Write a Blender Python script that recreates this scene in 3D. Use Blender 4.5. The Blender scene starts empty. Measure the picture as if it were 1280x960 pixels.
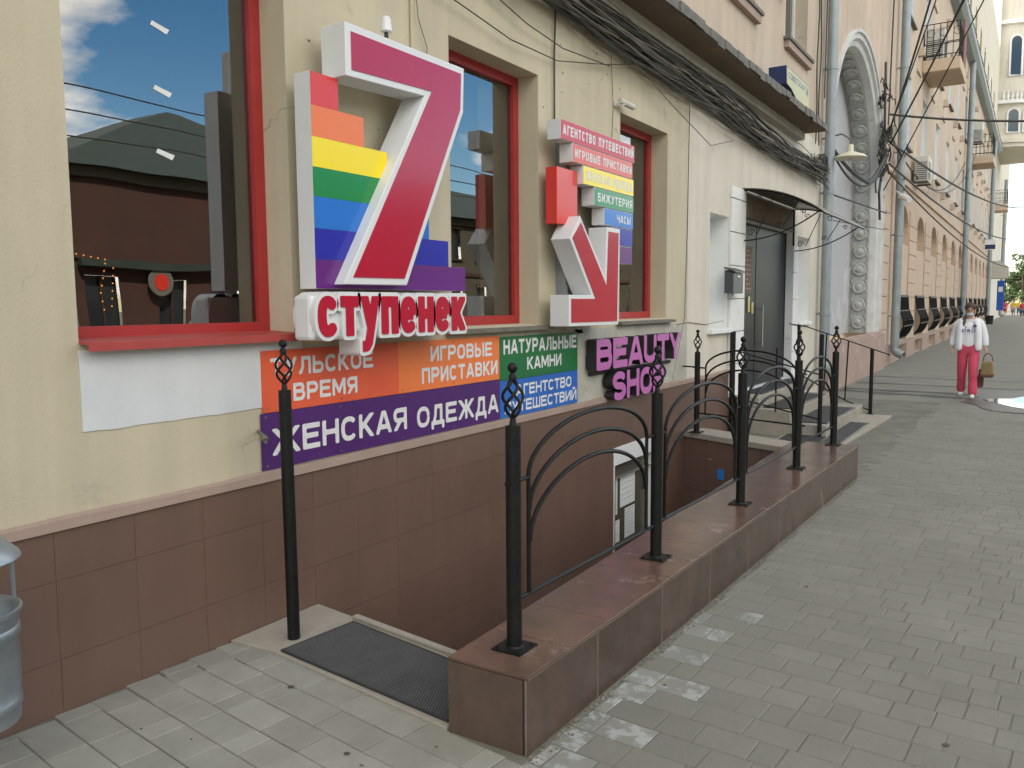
import bpy, math, random
import numpy as np
from mathutils import Vector, Matrix
random.seed(7)
R = math.radians
sc = bpy.context.scene
COL = sc.collection

# ------------------------------------------------------------------ camera, sky, sun, exposure
YAW, PITCH, ROLL, FPX = 0.56342, 0.095345, -0.0072237, 1037.29
F = Vector((-math.sin(YAW)*math.cos(PITCH), math.cos(YAW)*math.cos(PITCH), -math.sin(PITCH)))
RT = Vector((math.cos(YAW), math.sin(YAW), 0)); UP = RT.cross(F)
R2 = RT*math.cos(ROLL)+UP*math.sin(ROLL); U2 = -RT*math.sin(ROLL)+UP*math.cos(ROLL)
cam = bpy.data.cameras.new('camera'); camo = bpy.data.objects.new('camera', cam); COL.objects.link(camo)
m4 = Matrix((R2, U2, -F)).transposed().to_4x4(); m4.translation = Vector((0, 0, 1.65))
camo.matrix_world = m4
cam.sensor_width = 36; cam.lens = FPX/1280*36; cam.clip_start = .05; cam.clip_end = 3000
sc.camera = camo

SUN_DIR = Vector((-.62, -.30, .72)).normalized()
el = math.asin(SUN_DIR.z); rot = math.atan2(SUN_DIR.x, SUN_DIR.y)
world = bpy.data.worlds.new('World'); sc.world = world; world.use_nodes = True
wn, wl = world.node_tree.nodes, world.node_tree.links
wn.clear()
def nn(nodes, t, **k):
    n = nodes.new(t)
    for a, b in k.items(): setattr(n, a, b)
    return n
sky = nn(wn, 'ShaderNodeTexSky', sky_type='NISHITA', sun_disc=False, sun_elevation=el, sun_rotation=rot)
sky.air_density = 1.0; sky.dust_density = .25; sky.ozone_density = 1.6
tc = nn(wn, 'ShaderNodeTexCoord'); sep = nn(wn, 'ShaderNodeSeparateXYZ'); wl.new(tc.outputs['Generated'], sep.inputs[0])
addz = nn(wn, 'ShaderNodeMath', operation='ADD'); addz.inputs[1].default_value = .22; wl.new(sep.outputs['Z'], addz.inputs[0])
mxz = nn(wn, 'ShaderNodeMath', operation='MAXIMUM'); mxz.inputs[1].default_value = .06; wl.new(addz.outputs[0], mxz.inputs[0])
dx = nn(wn, 'ShaderNodeMath', operation='DIVIDE'); wl.new(sep.outputs['X'], dx.inputs[0]); wl.new(mxz.outputs[0], dx.inputs[1])
dy = nn(wn, 'ShaderNodeMath', operation='DIVIDE'); wl.new(sep.outputs['Y'], dy.inputs[0]); wl.new(mxz.outputs[0], dy.inputs[1])
cmb = nn(wn, 'ShaderNodeCombineXYZ'); wl.new(dx.outputs[0], cmb.inputs[0]); wl.new(dy.outputs[0], cmb.inputs[1]); cmb.inputs[2].default_value = 4.3
nz = nn(wn, 'ShaderNodeTexNoise'); nz.inputs['Scale'].default_value = 1.25; nz.inputs['Detail'].default_value = 8; nz.inputs['Roughness'].default_value = .55
wl.new(cmb.outputs[0], nz.inputs['Vector'])
rp = nn(wn, 'ShaderNodeValToRGB'); rp.color_ramp.elements[0].position = .47; rp.color_ramp.elements[1].position = .575
wl.new(nz.outputs['Fac'], rp.inputs[0])
nz2 = nn(wn, 'ShaderNodeTexNoise'); nz2.inputs['Scale'].default_value = 3.1; nz2.inputs['Detail'].default_value = 6
wl.new(cmb.outputs[0], nz2.inputs['Vector'])
cl = nn(wn, 'ShaderNodeMix', data_type='RGBA'); cl.inputs[6].default_value = (7.5, 7.4, 7.4, 1); cl.inputs[7].default_value = (17, 16.2, 15.3, 1)
wl.new(nz2.outputs['Fac'], cl.inputs[0])
mx = nn(wn, 'ShaderNodeMix', data_type='RGBA'); wl.new(rp.outputs[0], mx.inputs[0]); hs_ = nn(wn, 'ShaderNodeHueSaturation'); hs_.inputs['Saturation'].default_value = 1.35; wl.new(sky.outputs[0], hs_.inputs['Color']); wl.new(hs_.outputs[0], mx.inputs[6]); wl.new(cl.outputs[2], mx.inputs[7])
bg = nn(wn, 'ShaderNodeBackground'); bg.inputs[1].default_value = .10; wl.new(mx.outputs[2], bg.inputs[0])
wo = nn(wn, 'ShaderNodeOutputWorld'); wl.new(bg.outputs[0], wo.inputs[0])
sun = bpy.data.lights.new('sun', 'SUN'); sun.energy = 3.2; sun.angle = R(.5); sun.color = (1, .95, .87)
suno = bpy.data.objects.new('sun', sun); COL.objects.link(suno); suno.rotation_euler = SUN_DIR.to_track_quat('Z', 'Y').to_euler()
vs = sc.view_settings; vs.view_transform = 'Standard'; vs.look = 'None'; vs.exposure = 1.55; vs.gamma = 1
vs.use_white_balance = True; vs.white_balance_temperature = 7150; vs.white_balance_tint = 6
sc.render.engine = 'CYCLES'

# ------------------------------------------------------------------ materials
def mat(name, c1, c2=None, scale=3, rough=.8, bump=0, bscale=60, metal=0, detail=6, spots=None, spot_scale=8, spot_lo=.62,
        objrand=0, island=0, spec=.5, stretch=None, coat=0, rvar=0, streak=0, cracks=0):
    m = bpy.data.materials.new(name); m.use_nodes = True
    n, l = m.node_tree.nodes, m.node_tree.links
    b = n['Principled BSDF']; b.inputs['Roughness'].default_value = rough; b.inputs['Metallic'].default_value = metal
    b.inputs['Specular IOR Level'].default_value = spec; b.inputs['Coat Weight'].default_value = coat; b.inputs['Coat Roughness'].default_value = .08
    b.inputs['Base Color'].default_value = (*c1, 1)
    g = nn(n, 'ShaderNodeNewGeometry'); vec = g.outputs['Position']
    if stretch:
        mp = nn(n, 'ShaderNodeMapping'); mp.inputs['Scale'].default_value = stretch; l.new(vec, mp.inputs[0]); vec = mp.outputs[0]
    col = None
    if c2:
        t = nn(n, 'ShaderNodeTexNoise'); t.inputs['Scale'].default_value = scale; t.inputs['Detail'].default_value = detail; t.inputs['Roughness'].default_value = .62
        l.new(vec, t.inputs['Vector'])
        r = nn(n, 'ShaderNodeValToRGB'); r.color_ramp.elements[0].position = .32; r.color_ramp.elements[1].position = .68
        l.new(t.outputs['Fac'], r.inputs[0])
        x = nn(n, 'ShaderNodeMix', data_type='RGBA'); x.inputs[6].default_value = (*c1, 1); x.inputs[7].default_value = (*c2, 1)
        l.new(r.outputs[0], x.inputs[0]); col = x.outputs[2]
        if rvar:
            mr = nn(n, 'ShaderNodeMapRange'); mr.inputs[3].default_value = max(0.02, rough-rvar); mr.inputs[4].default_value = min(1, rough+rvar)
            l.new(t.outputs['Fac'], mr.inputs[0]); l.new(mr.outputs[0], b.inputs['Roughness'])
    if spots:
        t = nn(n, 'ShaderNodeTexNoise'); t.inputs['Scale'].default_value = spot_scale; t.inputs['Detail'].default_value = 9; t.inputs['Roughness'].default_value = .7
        l.new(vec, t.inputs['Vector'])
        r = nn(n, 'ShaderNodeValToRGB'); r.color_ramp.elements[0].position = spot_lo; r.color_ramp.elements[1].position = min(1, spot_lo+.07)
        l.new(t.outputs['Fac'], r.inputs[0])
        x = nn(n, 'ShaderNodeMix', data_type='RGBA'); x.inputs[7].default_value = (*spots, 1)
        if col: l.new(col, x.inputs[6])
        else: x.inputs[6].default_value = (*c1, 1)
        l.new(r.outputs[0], x.inputs[0]); col = x.outputs[2]
    if streak:
        mp = nn(n, 'ShaderNodeMapping'); mp.inputs['Scale'].default_value = (3.2, 3.2, .28); l.new(g.outputs['Position'], mp.inputs[0])
        t = nn(n, 'ShaderNodeTexNoise'); t.inputs['Scale'].default_value = 1.6; t.inputs['Detail'].default_value = 7; t.inputs['Roughness'].default_value = .6; l.new(mp.outputs[0], t.inputs['Vector'])
        mr = nn(n, 'ShaderNodeMapRange'); mr.inputs[1].default_value = .3; mr.inputs[2].default_value = .7; mr.inputs[3].default_value = 1-streak; mr.inputs[4].default_value = 1+streak*.6; l.new(t.outputs['Fac'], mr.inputs[0])
        x = nn(n, 'ShaderNodeVectorMath', operation='SCALE')
        if col: l.new(col, x.inputs[0])
        else: x.inputs[0].default_value = c1
        l.new(mr.outputs[0], x.inputs['Scale']); col = x.outputs[0]
    if cracks:
        t = nn(n, 'ShaderNodeTexNoise'); t.inputs['Scale'].default_value = 2.5; t.inputs['Detail'].default_value = 6; l.new(g.outputs['Position'], t.inputs['Vector'])
        ad = nn(n, 'ShaderNodeVectorMath', operation='MULTIPLY_ADD'); ad.inputs[1].default_value = (.5, .5, .5); l.new(t.outputs['Color'], ad.inputs[0]); l.new(g.outputs['Position'], ad.inputs[2])
        v = nn(n, 'ShaderNodeTexVoronoi', feature='DISTANCE_TO_EDGE'); v.inputs['Scale'].default_value = .75; l.new(ad.outputs[0], v.inputs['Vector'])
        lt = nn(n, 'ShaderNodeMapRange'); lt.inputs[1].default_value = .001; lt.inputs[2].default_value = .0035; lt.inputs[3].default_value = 1; lt.inputs[4].default_value = 0; l.new(v.outputs['Distance'], lt.inputs[0])
        t2 = nn(n, 'ShaderNodeTexNoise'); t2.inputs['Scale'].default_value = 1.1; l.new(g.outputs['Position'], t2.inputs['Vector'])
        gt = nn(n, 'ShaderNodeMapRange'); gt.inputs[1].default_value = .52; gt.inputs[2].default_value = .60; gt.inputs[4].default_value = cracks; l.new(t2.outputs['Fac'], gt.inputs[0])
        mu = nn(n, 'ShaderNodeMath', operation='MULTIPLY'); l.new(lt.outputs[0], mu.inputs[0]); l.new(gt.outputs[0], mu.inputs[1])
        x = nn(n, 'ShaderNodeMix', data_type='RGBA'); l.new(mu.outputs[0], x.inputs[0]); l.new(col, x.inputs[6]); x.inputs[7].default_value = (c1[0]*.4, c1[1]*.38, c1[2]*.36, 1); col = x.outputs[2]
    if objrand or island:
        if objrand: o = nn(n, 'ShaderNodeObjectInfo').outputs['Random']
        else: o = g.outputs['Random Per Island']
        amt = objrand or island
        mr = nn(n, 'ShaderNodeMapRange'); mr.inputs[3].default_value = 1-amt; mr.inputs[4].default_value = 1+amt; l.new(o, mr.inputs[0])
        x = nn(n, 'ShaderNodeVectorMath', operation='SCALE')
        if col: l.new(col, x.inputs[0])
        else: x.inputs[0].default_value = c1
        l.new(mr.outputs[0], x.inputs['Scale']); col = x.outputs[0]
    if col: l.new(col, b.inputs['Base Color'])
    if bump:
        t = nn(n, 'ShaderNodeTexNoise'); t.inputs['Scale'].default_value = bscale; t.inputs['Detail'].default_value = 5; l.new(g.outputs['Position'], t.inputs['Vector'])
        bp = nn(n, 'ShaderNodeBump'); bp.inputs['Strength'].default_value = bump; bp.inputs['Distance'].default_value = .01
        l.new(t.outputs['Fac'], bp.inputs['Height']); l.new(bp.outputs[0], b.inputs['Normal'])
    return m
def srgb(r, g, b):
    f = lambda v: (v/255/12.92) if v <= 10 else ((v/255+.055)/1.055)**2.4
    return (f(r), f(g), f(b))
M = {}
M['plaster'] = mat('beige_plaster', (.565, .495, .362), (.51, .447, .325), 1.1, .9, .25, 90, spots=(.46, .41, .31), spot_scale=2.3, spot_lo=.60, streak=.10, cracks=.6)
M['pale'] = mat('pale_plaster', (.67, .62, .53), (.61, .56, .47), 1.3, .9, .25, 90, spots=(.54, .49, .41), spot_scale=3, spot_lo=.63, streak=.08, cracks=.5)
M['pink'] = mat('pinkish_plaster', (.56, .46, .36), (.50, .40, .31), .9, .9, .25, 70, spots=(.43, .36, .29), spot_scale=1.7, spot_lo=.60, streak=.12, cracks=.5)
M['upper'] = mat('weathered_plaster', (.58, .46, .36), (.47, .37, .29), .7, .9, .25, 70, spots=(.43, .38, .27), spot_scale=.9, spot_lo=.58, streak=.12)
M['orange'] = mat('orange_plaster', (.58, .445, .335), (.52, .395, .30), 1.0, .9, .2, 60, spots=(.45, .33, .24), spot_scale=2, spot_lo=.64, streak=.12)
M['white_pl'] = mat('white_plaster', (.80, .80, .79), (.74, .74, .73), 2, .85, .3, 50, spots=(.5, .49, .47), spot_scale=3, spot_lo=.63)
M['patch'] = mat('white_patch', (.66, .67, .68), (.60, .61, .62), 3, .8, .15, 80, spots=(.52, .50, .46), spot_scale=5, spot_lo=.66, streak=.05, cracks=.4)
M['gpatch'] = mat('grey_patch', (.50, .48, .42), (.40, .38, .33), 5, .9, .4, 60, spots=(.30, .29, .26), spot_scale=6, spot_lo=.6)
M['cap'] = mat('pinkish_cap', (.40, .29, .24), (.34, .245, .20), 4, .8, .2, 60)
M['tile'] = mat('brown_porcelain_tile', (.165, .100, .076), (.145, .088, .067), 2.2, .36, .04, 200, objrand=.03, rvar=.12, streak=.07)
M['tile2'] = mat('mottled_brown_granite_tile', (.108, .070, .053), (.072, .048, .038), 7, .24, .06, 160, spots=(.17, .125, .10), spot_scale=6, spot_lo=.62, objrand=.12, rvar=.14, stretch=(1, 1, .5))
M['tiletop'] = mat('worn_red_granite_tile', (.160, .092, .066), (.108, .068, .051), 4.0, .20, .06, 160, spots=(.23, .16, .13), spot_scale=5, spot_lo=.58, objrand=.10, rvar=.12)
M['grout'] = mat('pale_grout', (.36, .31, .26), (.26, .22, .18), 12, .95)
M['jgrout'] = mat('grey_brown_joint', (.17, .14, .115), (.11, .088, .07), 9, .95)
M['dgrout'] = mat('brown_grout', (.150, .093, .072), None, rough=.9)
M['bmetal'] = mat('black_painted_iron', (.006, .0065, .0065), (.012, .012, .011), 25, .45, .25, 140, spots=(.05, .045, .038), spot_scale=30, spot_lo=.68, rvar=.08, spec=.25)
M['red'] = mat('red_window_frame', srgb(172, 52, 52), srgb(162, 46, 46), 8, .42)
M['redsill'] = mat('red_metal_sill', srgb(176, 72, 66), srgb(164, 62, 58), 8, .5, spots=srgb(150, 110, 95), spot_scale=10, spot_lo=.68)
M['stone'] = mat('grey_stone', (.20, .185, .155), (.13, .12, .10), 14, .9, .4, 60)
M['concrete'] = mat('pale_concrete', (.36, .325, .265), (.29, .262, .215), 5, .9, .3, 80, spots=(.27, .24, .19), spot_scale=7, spot_lo=.62)
M['slab'] = mat('grey_paving_slab', (.295, .287, .245), (.243, .236, .202), 5, .85, .3, 160, objrand=.12, spots=(.15, .15, .135), spot_scale=14, spot_lo=.69)
M['brick'] = mat('grey_paver', (.213, .205, .170), (.175, .168, .140), 1.2, .88, .4, 160, objrand=.05, spots=(.24, .235, .205), spot_scale=9, spot_lo=.66)
M['brickw'] = mat('lime_stained_paver', (.270, .265, .235), (.205, .20, .172), 3, .85, .35, 160, objrand=.10, spots=(.36, .36, .34), spot_scale=9, spot_lo=.50)
M['brickfar'] = mat('grey_pavers_far', (.213, .205, .170), (.175, .168, .140), 1.2, .88, .3, 160, island=.05)
M['sand'] = mat('sandy_joint', (.190, .187, .148), (.12, .118, .093), 2.5, .95, .6, 120)
M['gravel'] = mat('gravel', (.26, .23, .18), (.14, .12, .09), 30, .95, island=.4)
M['asphalt'] = mat('asphalt', (.196, .194, .160), (.166, .164, .137), 1.2, .85, .35, 200, spots=(.095, .093, .086), spot_scale=.8, spot_lo=.62)
M['road'] = mat('road_asphalt', (.07, .07, .068), (.055, .055, .053), 2, .85, .4, 120)
M['wet'] = mat('wet_asphalt', (.07, .068, .06), (.10, .097, .09), 4, .55)
M['seam'] = mat('tar_seam', (.055, .05, .045), (.085, .08, .07), 5, .7)
M['mat'] = mat('rubber_mat', (.018, .019, .020), (.035, .035, .034), 7, .6, 0)
M['galv'] = mat('galvanised_steel', (.37, .41, .445), (.28, .315, .345), 9, .42, .1, 60, metal=.75, spots=(.24, .26, .27), spot_scale=12, spot_lo=.64, rvar=.1)
M['pipe'] = mat('grey_blue_painted_pipe', (.32, .36, .37), (.25, .285, .30), 4, .5, .1, 60, metal=.3, spots=(.16, .15, .14), spot_scale=6, spot_lo=.68)
M['white'] = mat('white_plastic', (.74, .74, .75), (.70, .70, .70), 3, .35)
M['crim'] = mat('crimson_vinyl', srgb(186, 22, 55), srgb(178, 18, 50), 2, .22, coat=.4)
M['wletter'] = mat('white_vinyl', (.78, .78, .78), (.68, .68, .68), 30, .45)
M['s_red'] = mat('red_vinyl', srgb(222, 62, 52), None, rough=.3, coat=.3)
M['s_or'] = mat('orange_vinyl', srgb(240, 122, 58), None, rough=.3, coat=.3)
M['s_ye'] = mat('yellow_vinyl', srgb(250, 222, 8), None, rough=.3, coat=.3)
M['s_gr'] = mat('green_vinyl', srgb(0, 132, 62), None, rough=.3, coat=.3)
M['s_bl'] = mat('blue_vinyl', srgb(20, 112, 200), None, rough=.3, coat=.3)
M['s_in'] = mat('indigo_vinyl', srgb(28, 34, 160), None, rough=.3, coat=.3)
M['s_vi'] = mat('violet_vinyl', srgb(98, 28, 120), None, rough=.3, coat=.3)
M['b_or'] = mat('faded_orange_banner', srgb(228, 96, 62), srgb(222, 88, 56), 3, .5, .35, 5, streak=.04)
M['b_or2'] = mat('light_orange_banner', srgb(240, 128, 68), srgb(234, 120, 62), 3, .5, .35, 5, streak=.04)
M['b_pu'] = mat('purple_banner', srgb(80, 34, 108), srgb(72, 30, 98), 3, .45, .35, 5, streak=.04)
M['b_gr'] = mat('green_banner', srgb(10, 112, 58), srgb(8, 104, 54), 3, .45, .35, 5, streak=.04)
M['b_bl'] = mat('blue_banner', srgb(32, 104, 190), srgb(30, 96, 180), 3, .45, .35, 5, streak=.04)
M['a_red'] = mat('faded_red_vinyl', srgb(205, 72, 84), None, rough=.35)
M['a_sal'] = mat('salmon_vinyl', srgb(226, 112, 98), None, rough=.35)
M['pinkl'] = mat('pink_letter_face', srgb(190, 108, 175), srgb(180, 100, 165), 6, .4)
M['blackp'] = mat('black_plastic', (.018, .016, .018), None, rough=.5)
M['door'] = mat('dark_grey_door', (.017, .019, .021), (.022, .024, .026), 3, .45, .03, 40, spec=.3)
M['box'] = mat('grey_powder_coat', (.055, .062, .07), None, rough=.4)
M['steel'] = mat('brushed_steel', (.6, .6, .6), None, rough=.25, metal=1)
M['wood'] = mat('brown_notice', (.17, .10, .06), (.12, .07, .045), 20, .6)
M['brass'] = mat('brass', (.5, .42, .2), None, rough=.35, metal=1)
M['soffit'] = mat('rusty_soffit', (.24, .175, .12), (.17, .13, .095), 2.2, .9, .3, 50, spots=(.33, .18, .10), spot_scale=1.4, spot_lo=.58)
M['flash'] = mat('dark_flashing', (.11, .105, .09), (.17, .155, .13), 8, .75, .4, 50)
M['cable'] = mat('black_cable', (.030, .028, .024), (.060, .055, .046), 6, .6)
M['gcable'] = mat('grey_cable', (.20, .18, .15), (.12, .11, .09), 6, .7)
M['awning'] = mat('brown_awning_sheet', (.10, .082, .07), (.085, .07, .06), 3, .35)
M['paper'] = mat('white_paper', (.66, .68, .66), None, rough=.8)
M['paperg'] = mat('greenish_paper', (.52, .62, .54), None, rough=.8)
M['ink'] = mat('printed_ink', (.25, .28, .36), None, rough=.8)
M['inkg'] = mat('green_ink', (.16, .45, .12), None, rough=.8)
M['stick'] = mat('blue_sticker', srgb(40, 130, 210), None, rough=.4)
M['roof'] = mat('dark_green_roof', (.030, .045, .035), (.045, .06, .05), 2, .6)
M['oppwall'] = mat('red_brown_render', (.085, .038, .028), (.06, .03, .024), 1, .9)
M['oppwall2'] = mat('ochre_render', (.10, .085, .06), (.08, .07, .05), 1, .9)
M['room'] = mat('room_wall', (.14, .125, .10), None, rough=.9)
M['roomfloor'] = mat('room_floor', (.10, .08, .06), None, rough=.8)
M['refl_strip'] = mat('beige_reflection_strip', (.50, .47, .36), (.44, .41, .31), 4, .9)  # colour stands in for the window reveal mirrored in the panes
M['darkroom'] = mat('dark_room', (.03, .03, .03), None, rough=.9)
M['ac'] = mat('cream_casing', (.62, .60, .54), (.52, .50, .45), 4, .6)
M['maroon'] = mat('maroon_board', (.22, .09, .085), None, rough=.8)
M['plateb'] = mat('navy_enamel', (.012, .025, .10), None, rough=.4)
M['platey'] = mat('pale_yellow_enamel', (.58, .54, .30), (.52, .48, .28), 5, .5)
M['fabricw'] = mat('white_knit', (.78, .78, .80), (.70, .70, .72), 30, .9)
M['pants'] = mat('pink_trousers', srgb(205, 78, 100), srgb(194, 70, 92), 8, .9)
M['skin'] = mat('skin', (.50, .30, .22), (.46, .27, .20), 12, .55)
M['hair'] = mat('dark_brown_hair', (.045, .022, .015), (.07, .035, .022), 40, .6)
M['bag'] = mat('khaki_bag', (.27, .19, .085), (.20, .14, .06), 12, .8)
M['bag2'] = mat('brown_bag_trim', (.13, .05, .035), None, rough=.7)
M['leaf'] = mat('leaf', (.045, .085, .028), (.075, .12, .04), 1.2, .7, island=.35)
M['bark'] = mat('bark', (.10, .075, .05), (.07, .05, .035), 8, .95)
M['tread'] = mat('blue_shop_sign', srgb(30, 80, 170), None, rough=.5)
M['lampw'] = mat('cream_enamel', (.66, .62, .46), None, rough=.4)
M['tyre'] = mat('tyre_rubber', (.02, .02, .02), None, rough=.8)
M['carp'] = mat('silver_car_paint', (.30, .31, .33), None, rough=.3, metal=.5, coat=.6)
M['carr'] = mat('red_car_paint', (.30, .03, .025), None, rough=.3, coat=.6)
M['bulb'] = mat('warm_fairy_light', (.8, .3, .05), None)
b_ = M['bulb'].node_tree.nodes['Principled BSDF']; b_.inputs['Emission Color'].default_value = (1, .32, .06, 1); b_.inputs['Emission Strength'].default_value = .5
def glassmat(name, tint, ior, rough=.0):
    m = bpy.data.materials.new(name); m.use_nodes = True; n, l = m.node_tree.nodes, m.node_tree.links; n.clear()
    o = nn(n, 'ShaderNodeOutputMaterial'); x = nn(n, 'ShaderNodeMixShader'); t = nn(n, 'ShaderNodeBsdfTransparent'); t.inputs[0].default_value = (*tint, 1)
    g = nn(n, 'ShaderNodeBsdfGlossy'); g.inputs['Roughness'].default_value = rough; g.inputs['Color'].default_value = (1, 1, 1, 1)
    f = nn(n, 'ShaderNodeFresnel'); f.inputs['IOR'].default_value = ior
    ns = nn(n, 'ShaderNodeTexNoise'); ns.inputs['Scale'].default_value = 1.4; ns.inputs['Detail'].default_value = 1
    ge = nn(n, 'ShaderNodeNewGeometry'); l.new(ge.outputs['Position'], ns.inputs['Vector'])
    bp = nn(n, 'ShaderNodeBump'); bp.inputs['Strength'].default_value = .06; bp.inputs['Distance'].default_value = .03; l.new(ns.outputs['Fac'], bp.inputs['Height'])
    l.new(bp.outputs[0], g.inputs['Normal'])
    l.new(f.outputs[0], x.inputs[0]); l.new(t.outputs[0], x.inputs[1]); l.new(g.outputs[0], x.inputs[2]); l.new(x.outputs[0], o.inputs[0])
    return m
M['glass'] = glassmat('window_glass', (.80, .81, .78), 2.8)
M['dglass'] = mat('dark_window_glass', (.03, .035, .04), None, rough=.06, spec=.9)
M['pglass'] = mat('brownish_door_glass', (.085, .075, .058), None, rough=.25, spec=.4)
M['water'] = mat('puddle_water', (.05, .05, .045), None, rough=.03, spec=.8)

# ------------------------------------------------------------------ mesh helpers
class MB:
    def __init__(s): s.v = []; s.f = []
    def add(s, vs_, fs):
        o = len(s.v); s.v += [tuple(v) for v in vs_]; s.f += [tuple(i+o for i in f) for f in fs]; return s
    def box(s, x0, x1, y0, y1, z0, z1):
        if x0 > x1: x0, x1 = x1, x0
        if y0 > y1: y0, y1 = y1, y0
        if z0 > z1: z0, z1 = z1, z0
        return s.add([(x0,y0,z0),(x1,y0,z0),(x1,y1,z0),(x0,y1,z0),(x0,y0,z1),(x1,y0,z1),(x1,y1,z1),(x0,y1,z1)],
                     [(0,3,2,1),(4,5,6,7),(0,1,5,4),(1,2,6,5),(2,3,7,6),(3,0,4,7)])
    def prism(s, poly, x0, x1):                       # (y,z) outline, counter-clockwise seen from +x
        n = len(poly)
        return s.add([(x0, a, b) for a, b in poly]+[(x1, a, b) for a, b in poly],
                     [tuple(range(n-1, -1, -1)), tuple(range(n, 2*n))]+[(i, (i+1) % n, (i+1) % n+n, i+n) for i in range(n)])
    def prismz(s, poly, z0, z1):                      # (x,y) outline, counter-clockwise seen from above
        n = len(poly)
        zz0 = z0 if isinstance(z0, (list, tuple)) else [z0]*n; zz1 = z1 if isinstance(z1, (list, tuple)) else [z1]*n
        return s.add([(a, b, z) for (a, b), z in zip(poly, zz0)]+[(a, b, z) for (a, b), z in zip(poly, zz1)],
                     [tuple(range(n-1, -1, -1)), tuple(range(n, 2*n))]+[(i, (i+1) % n, (i+1) % n+n, i+n) for i in range(n)])
    def prismy(s, poly, y0, y1):                      # (x,z) outline
        n = len(poly)
        return s.add([(a, y0, b) for a, b in poly]+[(a, y1, b) for a, b in poly],
                     [tuple(range(n)), tuple(range(2*n-1, n-1, -1))]+[(i, i+n, (i+1) % n+n, (i+1) % n) for i in range(n)])
    def quad(s, a, b, c, d): return s.add([a, b, c, d], [(0, 1, 2, 3)])
    def tube(s, pts, r, n=8, caps=True):
        pts = [Vector(p) for p in pts]; N = len(pts); rr = r if isinstance(r, (list, tuple)) else [r]*N
        t0 = (pts[1]-pts[0]).normalized(); up = Vector((0, 0, 1)) if abs(t0.z) < .9 else Vector((1, 0, 0))
        a = t0.cross(up).normalized(); vs_ = []
        for i in range(N):
            t = (pts[min(i+1, N-1)]-pts[max(i-1, 0)]).normalized()
            a = (a-t*a.dot(t)).normalized(); b = t.cross(a)
            for k in range(n):
                w = 2*math.pi*k/n; vs_.append(pts[i]+(a*math.cos(w)+b*math.sin(w))*rr[i])
        fs = [(i*n+k, i*n+(k+1) % n, (i+1)*n+(k+1) % n, (i+1)*n+k) for i in range(N-1) for k in range(n)]
        if caps: fs += [tuple(range(n-1, -1, -1)), tuple(range((N-1)*n, N*n))]
        return s.add(vs_, fs)
    def lathe(s, c, prof, n=24, axis='z'):            # prof [(r,h)] from bottom to top
        vs_ = []
        for r, h in prof:
            for k in range(n):
                w = 2*math.pi*k/n
                if axis == 'z': vs_.append((c[0]+r*math.cos(w), c[1]+r*math.sin(w), c[2]+h))
                elif axis == 'x': vs_.append((c[0]+h, c[1]+r*math.cos(w), c[2]+r*math.sin(w)))
                else: vs_.append((c[0]+r*math.sin(w), c[1]+h, c[2]+r*math.cos(w)))
        P = len(prof)
        fs = [(i*n+k, i*n+(k+1) % n, (i+1)*n+(k+1) % n, (i+1)*n+k) for i in range(P-1) for k in range(n)]
        fs += [tuple(range(n-1, -1, -1)), tuple(range((P-1)*n, P*n))]
        return s.add(vs_, fs)
    def ball(s, c, r, n=12, m=8, sc3=(1, 1, 1)):
        prof = [(r*math.sin(math.pi*i/m)+1e-5, -r*math.cos(math.pi*i/m)) for i in range(m+1)]
        o = len(s.v); s.lathe((0, 0, 0), prof, n)
        for i in range(o, len(s.v)): x, y, z = s.v[i]; s.v[i] = (c[0]+x*sc3[0], c[1]+y*sc3[1], c[2]+z*sc3[2])
        return s
    def mesh(s, name, m, smooth=False):
        me = bpy.data.meshes.new(name); me.from_pydata(s.v, [], s.f); me.update()
        if m is not None: me.materials.append(M[m] if isinstance(m, str) else m)
        if smooth: me.polygons.foreach_set('use_smooth', [True]*len(me.polygons))
        return me
    def build(s, name, m, parent=None, smooth=False, bevel=0, **k):
        return link(name, s.mesh(name, m, smooth), parent, bevel, smooth, **k)
def link(name, me, parent=None, bevel=0, smooth=False, loc=None, **k):
    o = bpy.data.objects.new(name, me); COL.objects.link(o)
    if parent is not None:
        o.parent = parent
        if parent.get('is_root'): o.location = -Vector(parent['base'])
    if loc is not None: o.location = Vector(o.location)+Vector(loc)
    if bevel:
        b = o.modifiers.new('bevel', 'BEVEL'); b.width = bevel; b.segments = 2; b.limit_method = 'ANGLE'; b.angle_limit = R(40)
    if smooth and me is not None:
        try: me.set_sharp_from_angle(angle=R(45))
        except Exception: pass
    tag(o, **k); return o
def tag(o, label=None, cat=None, group=None, kind=None):
    if label: o['label'] = label
    if cat: o['category'] = cat
    if group: o['group'] = group
    if kind: o['kind'] = kind
    return o
def thing(name, label, cat, base=(0, 0, 0), group=None):
    o = bpy.data.objects.new(name, None); COL.objects.link(o); o.location = base; o.empty_display_size = .2
    o['is_root'] = 1; o['base'] = tuple(base); return tag(o, label, cat, group)
def copy_tree(o, parent=None):
    c = o.copy(); COL.objects.link(c)
    if parent is not None: c.parent = parent
    for ch in [q for q in o.children]: copy_tree(ch, c)
    return c
def arc_pts(f, n=20): return [f(i/n) for i in range(n+1)]

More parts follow.
